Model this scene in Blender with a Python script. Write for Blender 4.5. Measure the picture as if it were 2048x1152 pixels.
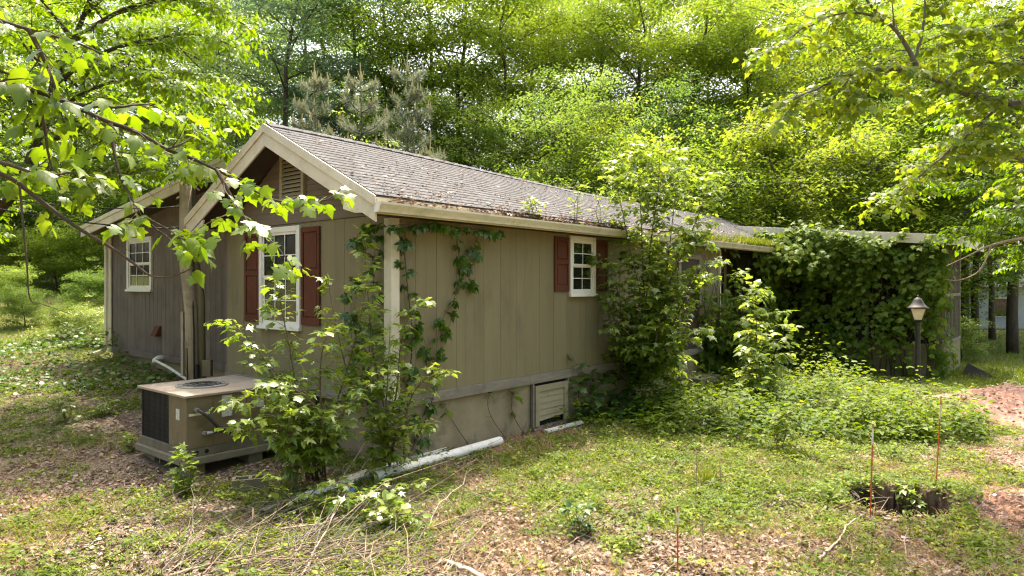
import bpy, math, random
import numpy as np
from mathutils import Vector, Matrix

# ------------------------------------------------------------------ camera, sky, sun
for o in list(bpy.data.objects): bpy.data.objects.remove(o)
SC = bpy.context.scene
COL = SC.collection
R = math.radians
CAMZ, FPX, HOR = 2.25, 1365.0, 568.0          # eye height, focal length in photo pixels, horizon row
cam_d = bpy.data.cameras.new('camera'); cam = bpy.data.objects.new('camera', cam_d); COL.objects.link(cam)
cam_d.sensor_width = 36.0; cam_d.lens = 36.0*FPX/2048.0; cam_d.clip_end = 1500; cam_d.clip_start = 0.05
cam.location = (0, 0, CAMZ); cam.rotation_euler = (R(90)-math.atan(8/FPX), 0, 0)
SC.camera = cam

SUN_AZ, SUN_EL = R(6), R(66)
sdir = Vector((math.sin(SUN_AZ)*math.cos(SUN_EL), math.cos(SUN_AZ)*math.cos(SUN_EL), math.sin(SUN_EL)))
W = bpy.data.worlds.new('World'); SC.world = W; W.use_nodes = True
nt = W.node_tree; nt.nodes.clear()
sky = nt.nodes.new('ShaderNodeTexSky'); sky.sky_type = 'NISHITA'; sky.sun_disc = False
sky.sun_elevation = SUN_EL; sky.sun_rotation = SUN_AZ
sky.air_density = 1.0; sky.dust_density = 8.0; sky.ozone_density = 0.0
bg = nt.nodes.new('ShaderNodeBackground'); bg.inputs[1].default_value = 0.15
ow = nt.nodes.new('ShaderNodeOutputWorld')
nt.links.new(sky.outputs[0], bg.inputs[0]); nt.links.new(bg.outputs[0], ow.inputs[0])
sl = bpy.data.lights.new('sun', 'SUN'); sl.energy = 2.1; sl.angle = R(0.6); sl.color = (1.0, 0.92, 0.76)
so = bpy.data.objects.new('sun', sl); COL.objects.link(so); so.location = (0, 20, 40)
so.rotation_euler = sdir.to_track_quat('Z', 'Y').to_euler()
SC.view_settings.view_transform = 'Standard'; SC.view_settings.look = 'None'
SC.view_settings.exposure = 2.15; SC.view_settings.gamma = 1.0; SC.view_settings.use_curve_mapping = False
SC.cycles.max_bounces = 9; SC.cycles.diffuse_bounces = 6; SC.cycles.glossy_bounces = 2
SC.cycles.transmission_bounces = 6; SC.cycles.transparent_max_bounces = 6
SC.cycles.use_denoising = True; SC.cycles.filter_width = 1.2; SC.cycles.sample_clamp_indirect = 4.0
SC.cycles.caustics_reflective = False; SC.cycles.caustics_refractive = False

# ------------------------------------------------------------------ helpers
def sstep(a, b, x):
    t = np.clip((np.asarray(x, float)-a)/(b-a), 0, 1); return t*t*(3-2*t)

def vnoise(x, y, seed=0):
    x = np.asarray(x, float); y = np.asarray(y, float)
    xi = np.floor(x); yi = np.floor(y); fx = x-xi; fy = y-yi
    fx = fx*fx*(3-2*fx); fy = fy*fy*(3-2*fy)
    def h(a, b):
        s = np.sin(a*127.1+b*311.7+seed*74.7)*43758.5453; return s-np.floor(s)
    return (h(xi, yi)*(1-fx)+h(xi+1, yi)*fx)*(1-fy)+(h(xi, yi+1)*(1-fx)+h(xi+1, yi+1)*fx)*fy

def fbm(x, y, seed=0, o=3):
    s = 0; a = .5; t = 0
    for i in range(o):
        s = s+a*vnoise(np.asarray(x)*2**i, np.asarray(y)*2**i, seed+i*7); t += a; a *= .5
    return s/t

HOLE = (4.25, 7.52, .53, .50)
def ground_z(x, y):
    x = np.asarray(x, float); y = np.asarray(y, float)
    L = sstep(-1.5, -6.5, x)
    z = -.2+.07*(fbm(x*.7, y*.7, 3)-.5)+.06*(fbm(x*2.6, y*2.6, 9)-.5)
    z = z+L*1.0*(1-np.exp(-np.clip(y-8.8, 0, None)/7.0))
    z = z+L*.075*np.clip(y-18, 0, 40)
    z = z-.018*np.clip(y-18, 0, 40)*sstep(4, 14, x)
    d = np.sqrt(((x-HOLE[0])/HOLE[2])**2+((y-HOLE[1])/HOLE[3])**2)+.28*(fbm(x*3, y*3, 5)-.5)
    z = z-1.25*sstep(1.06, .92, d)+.05*sstep(1.7, 1.15, d)*sstep(.9, 1.15, d)
    z = z+.22*(fbm(x*8, y*8, 77)-.5)*sstep(1.14, 1.0, d)*sstep(.75, .95, d)
    z = z+.16*np.exp(-(((x-5.35)/.7)**2+((y-7.3)/.6)**2))       # spoil beside the pit
    return z

def gz(x, y): return float(ground_z(x, y))

def px(u, v, Y):          # photo pixel at depth Y -> world point
    return Vector(((u-1024)/FPX*Y, Y, CAMZ+(HOR-v)/FPX*Y))

def gp(u, v, h=0.0):      # photo pixel -> point on the ground
    lo, hi = 3.0, 120.0
    for Y in np.linspace(3, 110, 900):
        p = px(u, v, Y)
        if p.z < gz(p.x, p.y): hi = Y; break
        lo = Y
    for _ in range(18):
        m = .5*(lo+hi); p = px(u, v, m)
        if p.z < gz(p.x, p.y): hi = m
        else: lo = m
    p = px(u, v, hi); p.z = gz(p.x, p.y)+h
    return p

HA = R(50.1); HX, HY = -1.607, 9.1            # the house corner and the direction of its long wall
cH, sH = math.cos(HA), math.sin(HA)
def hw(t, v, z=0.0): return Vector((HX+t*cH-v*sH, HY+t*sH+v*cH, z))
def hl(x, y):
    dx = np.asarray(x)-HX; dy = np.asarray(y)-HY
    return dx*cH+dy*sH, -dx*sH+dy*cH
def in_house(x, y, m=0.0):
    t, v = hl(x, y)
    a = (t > -m) & (t < 19+m) & (v > -m) & (v < 4.4+m)
    b = (t > .5-m) & (t < 7.6+m) & (v > 3) & (v < 11+m)
    c = (t > 15-m) & (t < 18.6+m) & (v > -4.2-m) & (v < 1)
    t2, v2 = t+2.0, v-1.56
    d = (t2 > -.15-m) & (t2 < 2) & (v2 > -.15-m) & (v2 < 1.5)
    e = np.sqrt(((x-HOLE[0])/HOLE[2])**2+((y-HOLE[1])/HOLE[3])**2) < 1.14
    return a | b | c | d | e

def tag(o, label=None, cat=None, group=None, kind=None):
    if label: o['label'] = label
    if cat: o['category'] = cat
    if group: o['group'] = group
    if kind: o['kind'] = kind
    return o

def empty(name, loc=(0, 0, 0), rz=0.0):
    o = bpy.data.objects.new(name, None); COL.objects.link(o)
    o.location = loc; o.rotation_euler = (0, 0, rz); o.empty_display_size = .1
    return o

def link(name, me, mat=None, parent=None, loc=None):
    o = bpy.data.objects.new(name, me); COL.objects.link(o)
    if mat is not None and not me.materials: me.materials.append(mat)
    if parent is not None: o.parent = parent
    if loc is not None: o.location = loc
    return o

def np_mesh(name, V, F, tint=None, smooth=False, k=None):
    """V (n,3); F list of faces or an (m,k) array"""
    me = bpy.data.meshes.new(name)
    V = np.asarray(V, np.float32)
    if isinstance(F, np.ndarray):
        m, k = F.shape
        me.vertices.add(len(V)); me.vertices.foreach_set('co', V.ravel())
        me.loops.add(m*k); me.loops.foreach_set('vertex_index', F.astype(np.int32).ravel())
        me.polygons.add(m); me.polygons.foreach_set('loop_start', np.arange(0, m*k, k, dtype=np.int32))
        me.update(calc_edges=True)
    else:
        me.from_pydata([tuple(map(float, p)) for p in V], [], F); me.update()
    if tint is not None:
        a = me.attributes.new('tint', 'FLOAT', 'POINT'); a.data.foreach_set('value', np.asarray(tint, np.float32))
    if smooth and len(me.polygons): me.polygons.foreach_set('use_smooth', np.ones(len(me.polygons), bool))
    return me

class MB:
    """collects shapes and links them as one mesh object"""
    def __init__(s): s.v = []; s.f = []
    def add(s, V, F):
        n = len(s.v); s.v += [tuple(p) for p in V]; s.f += [tuple(i+n for i in f) for f in F]; return s
    def box(s, x0, x1, y0, y1, z0, z1):
        V = [(x0,y0,z0),(x1,y0,z0),(x1,y1,z0),(x0,y1,z0),(x0,y0,z1),(x1,y0,z1),(x1,y1,z1),(x0,y1,z1)]
        return s.add(V, [(3,2,1,0),(4,5,6,7),(0,1,5,4),(1,2,6,5),(2,3,7,6),(3,0,4,7)])
    def hexa(s, V):     # 8 corners in box order
        return s.add(V, [(3,2,1,0),(4,5,6,7),(0,1,5,4),(1,2,6,5),(2,3,7,6),(3,0,4,7)])
    def tube(s, pts, rad, n=6, cap=True):
        pts = [Vector(p) for p in pts]
        if not hasattr(rad, '__len__'): rad = [rad]*len(pts)
        rings = []; prev = None
        for i, p in enumerate(pts):
            d = (pts[min(i+1, len(pts)-1)]-pts[max(i-1, 0)])
            d = d.normalized() if d.length > 1e-9 else Vector((0, 0, 1))
            if prev is None:
                a = d.orthogonal().normalized()
            else:
                a = prev-d*prev.dot(d)
                a = a.normalized() if a.length > 1e-6 else d.orthogonal().normalized()
            prev = a; b = d.cross(a)
            rings.append([p+(a*math.cos(2*math.pi*j/n)+b*math.sin(2*math.pi*j/n))*rad[i] for j in range(n)])
        V = [q for r in rings for q in r]; F = []
        for i in range(len(pts)-1):
            for j in range(n):
                F.append((i*n+j, i*n+(j+1) % n, (i+1)*n+(j+1) % n, (i+1)*n+j))
        if cap:
            F.append(tuple(reversed(range(n)))); F.append(tuple((len(pts)-1)*n+j for j in range(n)))
        return s.add(V, F)
    def prism(s, poly, f):   # poly: 2d outline; f(p, side) -> 3d point, side 0/1
        n = len(poly)
        V = [f(p, 0) for p in poly]+[f(p, 1) for p in poly]
        F = [tuple(range(n)), tuple(reversed(range(n, 2*n)))]
        for i in range(n): F.append((i, n+i, n+(i+1) % n, (i+1) % n))
        return s.add(V, F)
    def lathe(s, prof, n=12, c=(0, 0), rot=0.0):
        V = []; F = []
        for r, z in prof:
            for j in range(n):
                a = 2*math.pi*j/n+rot; V.append((c[0]+r*math.cos(a), c[1]+r*math.sin(a), z))
        for i in range(len(prof)-1):
            for j in range(n):
                F.append((i*n+j, i*n+(j+1) % n, (i+1)*n+(j+1) % n, (i+1)*n+j))
        F.append(tuple(reversed(range(n)))); F.append(tuple((len(prof)-1)*n+j for j in range(n)))
        return s.add(V, F)
    def build(s, name, mat, parent=None, smooth=False, bevel=0.0, loc=None):
        me = bpy.data.meshes.new(name); me.from_pydata([tuple(p) for p in s.v], [], s.f); me.update()
        if smooth: me.polygons.foreach_set('use_smooth', [True]*len(me.polygons))
        o = link(name, me, mat, parent, loc)
        if bevel:
            m = o.modifiers.new('bevel', 'BEVEL'); m.width = bevel; m.segments = 2; m.limit_method = 'ANGLE'
        return o

# ------------------------------------------------------------------ materials
def new_mat(name):
    m = bpy.data.materials.new(name); m.use_nodes = True
    n = m.node_tree.nodes; l = m.node_tree.links
    return m, n, l, n['Principled BSDF'], n['Material Output']

def ramp(n, l, fac, stops):
    r = n.new('ShaderNodeValToRGB'); e = r.color_ramp.elements
    while len(e) < len(stops): e.new(.5)
    for i, (p, c) in enumerate(stops):
        e[i].position = p; e[i].color = (*c, 1)
    l.new(fac, r.inputs[0]); return r.outputs[0]

def noise(n, l, scale, detail=4, rough=.6, stretch=None, obj=False):
    if obj:
        tc = n.new('ShaderNodeTexCoord'); src = tc.outputs['Object']
    else:
        g = n.new('ShaderNodeNewGeometry'); src = g.outputs['Position']
    if stretch:
        mp = n.new('ShaderNodeMapping'); mp.inputs['Scale'].default_value = stretch; l.new(src, mp.inputs[0]); src = mp.outputs[0]
    t = n.new('ShaderNodeTexNoise'); t.inputs['Scale'].default_value = scale
    t.inputs['Detail'].default_value = detail; t.inputs['Roughness'].default_value = rough
    l.new(src, t.inputs['Vector']); return t.outputs['Fac']

def mixc(n, l, fac, a, b):
    m = n.new('ShaderNodeMix'); m.data_type = 'RGBA'
    if hasattr(fac, 'is_output'): l.new(fac, m.inputs[0])
    else: m.inputs[0].default_value = fac
    for s, c in ((m.inputs[6], a), (m.inputs[7], b)):
        if hasattr(c, 'is_output'): l.new(c, s)
        else: s.default_value = (*c, 1)
    return m.outputs[2]

def surf(name, stops, scale=3, rough=.75, bump=.15, bscale=60, spec=.3, stretch=None, dirt=None, metal=0, rnd=0.0):
    """noise-varied surface; dirt = (colour, scale, low, high)"""
    m, n, l, b, o = new_mat(name)
    f = noise(n, l, scale, 5, .65, stretch)
    c = ramp(n, l, f, stops)
    if dirt:
        f2 = noise(n, l, dirt[1], 5, .7, dirt[4] if len(dirt) > 4 else None)
        r = n.new('ShaderNodeMapRange'); r.inputs[1].default_value = dirt[2]; r.inputs[2].default_value = dirt[3]
        l.new(f2, r.inputs[0]); c = mixc(n, l, r.outputs[0], c, dirt[0])
    if rnd:
        oi = n.new('ShaderNodeObjectInfo'); mr = n.new('ShaderNodeMapRange')
        mr.inputs[3].default_value = 1-rnd; mr.inputs[4].default_value = 1+rnd; l.new(oi.outputs['Random'], mr.inputs[0])
        hs = n.new('ShaderNodeHueSaturation'); l.new(mr.outputs[0], hs.inputs['Value']); l.new(c, hs.inputs['Color']); c = hs.outputs[0]
    l.new(c, b.inputs['Base Color']); b.inputs['Roughness'].default_value = rough
    b.inputs['Specular IOR Level'].default_value = spec; b.inputs['Metallic'].default_value = metal
    if bump:
        f3 = noise(n, l, bscale, 3, .6, stretch)
        bp = n.new('ShaderNodeBump'); bp.inputs['Strength'].default_value = bump; bp.inputs['Distance'].default_value = .01
        l.new(f3, bp.inputs['Height']); l.new(bp.outputs[0], b.inputs['Normal'])
    return m

def leaf_mat(name, stops, trans=.42, tcol=1.9, rough=.42, spec=.45, obj=.5, big=.0):
    """leaf: the tint attribute and the object's random number pick the colour; light comes through"""
    m, n, l, b, o = new_mat(name)
    at = n.new('ShaderNodeAttribute'); at.attribute_name = 'tint'
    oi = n.new('ShaderNodeObjectInfo')
    mx = n.new('ShaderNodeMix'); mx.inputs[0].default_value = obj
    l.new(at.outputs['Fac'], mx.inputs[2]); l.new(oi.outputs['Random'], mx.inputs[3])
    c = ramp(n, l, mx.outputs[0], stops)
    l.new(c, b.inputs['Base Color']); b.inputs['Roughness'].default_value = rough; b.inputs['Specular IOR Level'].default_value = spec
    hs = n.new('ShaderNodeHueSaturation'); hs.inputs['Value'].default_value = tcol; hs.inputs['Hue'].default_value = .488
    hs.inputs['Saturation'].default_value = 1.08
    l.new(c, hs.inputs['Color'])
    tr = n.new('ShaderNodeBsdfTranslucent'); l.new(hs.outputs[0], tr.inputs[0])
    ms = n.new('ShaderNodeMixShader'); ms.inputs[0].default_value = trans
    l.new(b.outputs[0], ms.inputs[1]); l.new(tr.outputs[0], ms.inputs[2]); l.new(ms.outputs[0], o.inputs[0])
    return m

M = {}
M['siding'] = surf('siding_paint', [(.25, (.178, .152, .080)), (.75, (.226, .194, .106))], 1.2, .85, .25, 90, .2, (3, 3, .35), ((.105, .092, .058), 1.6, .54, .98, (1.6, 1.6, .5)), rnd=.04)
M['siding_worn'] = surf('worn_siding_paint', [(.2, (.105, .085, .072)), (.8, (.20, .165, .142))], 2.2, .85, .3, 90, .2, (4, 4, .25), ((.075, .06, .05), 1.3, .5, .85), rnd=.05)
M['groove'] = surf('sheathing', [(.3, (.10, .085, .055)), (.7, (.13, .11, .07))], 3, .9, .1)
M['lap'] = surf('lap_board_paint', [(.25, (.14, .112, .078)), (.75, (.19, .152, .108))], 1.5, .8, .2, 60, .25, (.4, .4, 4))
M['cream'] = surf('cream_trim_paint', [(.3, (.52, .47, .34)), (.7, (.66, .60, .45))], 1.6, .6, .08, 50, .35, None, ((.30, .28, .18), 2.3, .5, .9))
M['white'] = surf('white_window_paint', [(.3, (.66, .64, .55)), (.7, (.76, .74, .65))], 2.5, .5, .05, 50, .4, None, ((.4, .36, .28), 4, .55, 1.0))
M['soffit'] = surf('brown_soffit_paint', [(.3, (.045, .032, .023)), (.7, (.065, .047, .033))], 2, .8, .1)
M['shutter'] = surf('rust_red_shutter', [(.3, (.088, .031, .016)), (.7, (.118, .042, .022))], 2, .8, .06, 60, .15, None, ((.085, .045, .03), 5, .48, .8))
M['foundation'] = surf('stucco_block', [(.2, (.20, .16, .095)), (.8, (.32, .265, .165))], 2.5, .9, .35, 45, .2, None, ((.055, .05, .03), 1.6, .54, .78))
M['skirt'] = surf('weathered_skirt_board', [(.25, (.16, .14, .105)), (.75, (.26, .23, .175))], 4, .85, .25, 60, .2, (.6, .6, 4), ((.09, .08, .055), 3, .55, .85), rnd=.08)
M['hatch'] = surf('tan_hatch_board', [(.25, (.26, .22, .13)), (.75, (.36, .31, .19))], 4, .8, .2, 60, .2, None, ((.14, .12, .06), 4, .5, .85), rnd=.08)
M['shingle'] = surf('asphalt_shingle', [(.25, (.06, .059, .058)), (.5, (.098, .097, .095)), (.8, (.14, .138, .136))], 14, .95, .5, 160, .12, None, ((.085, .062, .05), 1.7, .54, .85), rnd=.10)
M['shingle_dark'] = surf('old_asphalt_shingle', [(.25, (.09, .075, .066)), (.75, (.17, .14, .125))], 6, .95, .5, 160, .15)
M['gutter'] = surf('cream_gutter_enamel', [(.3, (.50, .46, .32)), (.7, (.62, .57, .41))], 1.8, .4, .05, 30, .45, (.5, .5, 3), ((.24, .24, .13), 2.8, .5, .8))
M['glass'], _n, _l, _b, _o = new_mat('dark_window_glass')
_b.inputs['Base Color'].default_value = (.012, .014, .012, 1); _b.inputs['Roughness'].default_value = .06; _b.inputs['Specular IOR Level'].default_value = .6
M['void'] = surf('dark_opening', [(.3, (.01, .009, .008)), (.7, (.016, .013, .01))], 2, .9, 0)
M['timber'] = surf('grey_tan_pole_wood', [(.2, (.27, .215, .135)), (.8, (.50, .42, .28))], 3, .8, .5, 30, .2, (6, 6, .35), ((.10, .07, .045), 2, .5, .8))
M['timber_dark'] = surf('mossy_pole_wood', [(.2, (.09, .075, .04)), (.8, (.22, .19, .10))], 3, .85, .5, 30, .2, (6, 6, .35))
M['pvc'] = surf('white_pvc', [(.3, (.64, .62, .54)), (.7, (.74, .72, .64))], 3, .55, .04, 40, .4, None, ((.30, .26, .17), 6, .50, .80))
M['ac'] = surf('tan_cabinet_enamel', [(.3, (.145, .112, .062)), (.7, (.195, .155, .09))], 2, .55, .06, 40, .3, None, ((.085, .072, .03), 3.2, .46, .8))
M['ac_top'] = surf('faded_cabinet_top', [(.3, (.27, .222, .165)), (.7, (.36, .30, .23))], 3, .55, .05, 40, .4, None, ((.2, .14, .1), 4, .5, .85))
M['black'] = surf('black_metal', [(.3, (.012, .012, .011)), (.7, (.022, .021, .018))], 6, .5, .1, 40, .4)
M['rubber'] = surf('black_conduit', [(.3, (.02, .02, .02)), (.7, (.035, .035, .033))], 6, .45, .05, 40, .4)
M['steel'] = surf('galvanised_steel', [(.3, (.28, .28, .26)), (.7, (.42, .42, .39))], 8, .45, .05, 40, .5, metal=.6)
M['concrete'] = surf('concrete', [(.2, (.12, .105, .07)), (.8, (.25, .22, .155))], 6, .9, .4, 50, .2, None, ((.10, .10, .05), 3, .5, .8))
M['dark_board'] = surf('dark_weathered_panel', [(.3, (.013, .014, .013)), (.7, (.024, .024, .022))], 5, .95, .2, 40, .05)
M['rail'] = surf('rusty_base_rail', [(.3, (.10, .085, .06)), (.7, (.17, .145, .10))], 5, .7, .1, 40, .3)
M['label'] = surf('faded_label', [(.3, (.42, .42, .36)), (.7, (.62, .61, .54))], 12, .6, 0, 40, .3, None, ((.25, .23, .17), 60, .5, .62))
M['bark'] = surf('brown_bark', [(.25, (.045, .035, .026)), (.75, (.115, .09, .066))], 3, .9, .8, 14, .15, (5, 5, .8))
M['bark_grey'] = surf('grey_bark', [(.25, (.085, .075, .06)), (.75, (.20, .18, .145))], 3, .9, .7, 14, .15, (5, 5, .8))
M['twig'] = surf('dark_twig', [(.3, (.045, .035, .026)), (.7, (.095, .075, .055))], 5, .85, .3, 40, .2)
M['stem'] = surf('green_brown_stem', [(.3, (.075, .065, .03)), (.7, (.14, .12, .055))], 5, .8, .2, 40, .2)
M['dead'] = surf('bleached_dead_wood', [(.25, (.17, .125, .08)), (.75, (.34, .26, .18))], 5, .85, .4, 40, .2)
M['dead_pale'] = surf('pale_dead_wood', [(.25, (.30, .235, .165)), (.75, (.48, .39, .29))], 5, .85, .3, 40, .2)
M['clay'] = surf('red_clay_soil', [(.2, (.17, .085, .055)), (.5, (.28, .15, .108)), (.8, (.37, .235, .175))], 5, .95, 1.0, 22, .1, None, ((.34, .27, .21), 9, .48, .7))
M['post'] = surf('black_lamp_enamel', [(.3, (.012, .013, .014)), (.7, (.024, .025, .025))], 5, .4, .05, 40, .5)
M['lamp_cap'] = surf('weathered_lamp_cap', [(.3, (.025, .021, .02)), (.7, (.055, .046, .044))], 8, .55, .1, 40, .35)
M['lamp_glass'] = surf('frosted_lamp_pane', [(.3, (.56, .52, .37)), (.7, (.68, .64, .48))], 6, .35, .05, 30, .5)
M['stake'] = surf('orange_red_rod', [(.3, (.40, .065, .03)), (.7, (.52, .10, .045))], 8, .5, 0)
M['tape'] = surf('grey_rod_band', [(.3, (.5, .46, .4)), (.7, (.62, .58, .5))], 8, .6, 0)
M['blue'] = surf('blue_plastic', [(.3, (.03, .12, .30)), (.7, (.05, .18, .40))], 8, .4, 0)
M['brick'] = surf('far_brick', [(.3, (.30, .13, .085)), (.7, (.40, .19, .13))], 3, .9, .2)
M['far_white'] = surf('far_pale_siding', [(.3, (.42, .42, .42)), (.7, (.5, .5, .5))], 2, .7, .05)
M['far_roof'] = surf('far_grey_roof', [(.3, (.12, .12, .12)), (.7, (.18, .17, .17))], 3, .9, .2)
M['screen'], _n, _l, _b, _o = new_mat('insect_screen')
_b.inputs['Base Color'].default_value = (.035, .033, .028, 1); _b.inputs['Roughness'].default_value = .8
_t = _n.new('ShaderNodeBsdfTransparent'); _m = _n.new('ShaderNodeMixShader'); _m.inputs[0].default_value = .55
_l.new(_t.outputs[0], _m.inputs[1]); _l.new(_b.outputs[0], _m.inputs[2]); _l.new(_m.outputs[0], _o.inputs[0])

LM = {}
LM['maple'] = leaf_mat('maple_leaf', [(0, (.065, .125, .012)), (.5, (.11, .18, .014)), (1, (.16, .22, .022))], .48, 1.75, .38, .5, .5)
LM['dogwood'] = leaf_mat('dogwood_leaf', [(0, (.065, .135, .010)), (.5, (.11, .19, .013)), (1, (.17, .245, .018))], .5, 1.9, .45, .4, .3)
LM['yellow'] = leaf_mat('yellow_green_leaf', [(0, (.085, .15, .016)), (.5, (.145, .21, .02)), (.85, (.22, .26, .03)), (1, (.30, .26, .04))], .5, 1.8, .5, .3, .3)
LM['wood_a'] = leaf_mat('forest_leaf_yellow_green', [(0, (.075, .14, .018)), (.45, (.135, .20, .025)), (1, (.22, .26, .035))], .55, 1.9, .6, .2, .5)
LM['wood_b'] = leaf_mat('forest_leaf_mid_green', [(0, (.06, .12, .025)), (.5, (.11, .175, .032)), (1, (.18, .24, .042))], .58, 2.1, .6, .2, .5)
LM['wood_c'] = leaf_mat('forest_leaf_blue_green', [(0, (.06, .115, .05)), (.5, (.10, .165, .075)), (1, (.15, .22, .10))], .45, 1.7, .5, .35, .3)
LM['sap'] = leaf_mat('sapling_leaf', [(0, (.09, .155, .02)), (.5, (.15, .215, .028)), (1, (.23, .275, .045))], .46, 1.9, .33, .6, .5)
LM['sap_bright'] = leaf_mat('bright_sapling_leaf', [(0, (.13, .20, .03)), (.5, (.19, .265, .045)), (1, (.28, .31, .07))], .45, 1.7, .38, .55, .5)
LM['creeper'] = leaf_mat('creeper_leaf', [(0, (.028, .075, .009)), (.5, (.052, .112, .011)), (1, (.09, .155, .015))], .38, 1.9, .4, .5, .5)
LM['vine'] = leaf_mat('vine_leaf', [(0, (.04, .088, .009)), (.5, (.09, .15, .014)), (1, (.185, .23, .026))], .45, 1.9, .55, .22, .4)
LM['weed'] = leaf_mat('weed_leaf', [(0, (.06, .11, .012)), (.5, (.125, .18, .016)), (.85, (.20, .24, .026)), (1, (.29, .29, .05))], .42, 1.8, .55, .22, .0)
LM['grass'] = leaf_mat('grass_blade', [(0, (.075, .115, .012)), (.5, (.15, .19, .018)), (.85, (.23, .235, .035)), (1, (.36, .28, .10))], .4, 1.7, .5, .35, .0)
LM['dry'] = leaf_mat('dry_grass_blade', [(0, (.24, .15, .07)), (.5, (.38, .26, .13)), (1, (.5, .38, .22))], .3, 1.3, .6, .3, .0)
LM['litter'] = leaf_mat('dead_leaf', [(0, (.09, .056, .034)), (.35, (.19, .13, .088)), (.7, (.31, .235, .17)), (1, (.50, .42, .335))], .15, 1.2, .55, .3, .0)
LM['needle'] = leaf_mat('pine_needle', [(0, (.10, .135, .065)), (.5, (.18, .22, .125)), (1, (.30, .32, .21))], .25, 1.4, .45, .5, .3)
LM['candle'] = surf('pine_candle', [(.3, (.38, .32, .13)), (.7, (.48, .41, .19))], 6, .7, .1)

# ------------------------------------------------------------------ leaf shapes (base at origin, tip +Y, normal +Z)
def fan(outline, c, droop=.25, cup=.12):
    pts = outline+[(-x, y) for x, y in reversed(outline) if abs(x) > 1e-6]
    V = [(c[0], c[1], 0)]+[(x, y, -droop*max(0, y-.3)**2-cup*abs(x)) for x, y in pts]
    n = len(pts)
    F = [(0, 1+(i+1) % n, 1+i) for i in range(n)]
    F = [f[::-1] for f in F]
    return np.array(V, float), np.array(F, int)
T_DIAM = (np.array([(0,0,0),(-.34,.42,.09),(0,1,-.1),(.34,.42,.09)], float), np.array([(0,2,1),(0,3,2)]))
T_OVAL = (np.array([(0,0,0),(.27,.28,.07),(.24,.62,.05),(0,1,-.14),(-.24,.62,.05),(-.27,.28,.07),(0,.45,0)], float),
          np.array([(0,1,6),(1,2,6),(2,3,6),(3,4,6),(4,5,6),(5,0,6)]))
T_MAPLE = fan([(0,0),(.13,-.04),(.34,.04),(.43,.16),(.30,.22),(.40,.36),(.60,.50),(.44,.58),(.31,.56),(.27,.68),(.27,.78),(0,1.02)], (0,.36), .35, .10)
T_MAPLE2 = fan([(0,0),(.15,-.06),(.40,.06),(.37,.22),(.44,.38),(.62,.56),(.42,.60),(.29,.56),(.25,.72),(.12,.84),(0,1.05)], (0,.34), .55, -.10)
T_MAPLE3 = fan([(0,0),(.13,-.04),(.32,.06),(.38,.20),(.42,.36),(.50,.50),(.38,.58),(.28,.58),(.24,.72),(0,1.1)], (0,.36), .9, .42)
T_STAR = fan([(0,0),(.10,.02),(.42,-.02),(.22,.24),(.62,.48),(.20,.44),(.16,.60),(0,1.05)], (0,.30), .3, .12)
T_STAR2 = fan([(0,0),(.10,.04),(.46,.06),(.20,.28),(.56,.62),(.17,.50),(0,1.1)], (0,.32), .6, -.06)
T_LOBE = fan([(0,0),(.18,-.08),(.40,.10),(.36,.34),(.46,.52),(.24,.62),(0,1.0)], (0,.4), .35, .1)
def _palm():
    V = []; F = []
    for a, s in ((0,1.0),(52,.92),(-52,.92),(108,.7),(-108,.7)):
        a = R(a); n = len(V)
        for x, y, z in T_OVAL[0]:
            x *= 1.05; y = y*s+.06; x *= s
            V.append((x*math.cos(a)+y*math.sin(a), -x*math.sin(a)+y*math.cos(a), z*s-.28*y*y))
        F += [tuple(i+n for i in f) for f in T_OVAL[1]]
    return np.array(V, float), np.array(F)
T_PALM = _palm()
T_BLADE = (np.array([(-.035,0,0),(.035,0,0),(.022,.55,.10),(-.022,.55,.10),(0,1,-.02)], float), np.array([(0,1,2),(0,2,3),(3,2,4)]))
T_LITTER = (np.array([(0,0,.02),(-.36,.40,.16),(0,.5,0),(.36,.42,.10),(0,1,.12)], float), np.array([(0,2,1),(0,3,2),(1,2,4),(2,3,4)]))

def unit(a): return a/np.maximum(np.linalg.norm(a, axis=-1, keepdims=True), 1e-9)
def frames(D, N):
    D = unit(D); X = unit(np.cross(D, N)); Z = np.cross(X, D)
    return np.stack([X, D, Z], axis=-1)            # columns
def scatter_arrays(T, P, D, N, S, tint=None, wide=None):
    V, F = T; P = np.asarray(P, float); n = len(P)
    RM = frames(np.asarray(D, float), np.asarray(N, float))
    VV = np.broadcast_to(V, (n,)+V.shape).copy()*np.asarray(S, float).reshape(n, 1, 1)
    if wide is not None: VV[:, :, 0] *= np.asarray(wide).reshape(n, 1)
    W_ = np.einsum('nij,nkj->nki', RM, VV)+P[:, None, :]
    FF = (F[None]+(np.arange(n)*len(V))[:, None, None]).reshape(-1, F.shape[1])
    t = None if tint is None else np.repeat(tint, len(V))
    return W_.reshape(-1, 3), FF, t
def scatter(name, T, P, D, N, S, mat, tint=None, parent=None, loc=None, kind=None, wide=None):
    if tint is None: tint = np.random.default_rng(len(P)).random(len(P))
    V, F, t = scatter_arrays(T, P, D, N, S, tint, wide)
    if loc is not None: V = V-np.asarray(loc, float)
    o = link(name, np_mesh(name, V, F, t), mat, parent)
    if loc is not None and parent is None: o.location = loc
    if kind: o['kind'] = kind
    return o
def leaf_mesh(name, T, mat):
    me = np_mesh(name, T[0], T[1]); me.materials.append(mat); return me

def project(P):
    P = np.asarray(P, float); Y = np.maximum(P[:, 1], .01)
    return 1024+P[:, 0]/Y*FPX, HOR-(P[:, 2]-CAMZ)/Y*FPX
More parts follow.
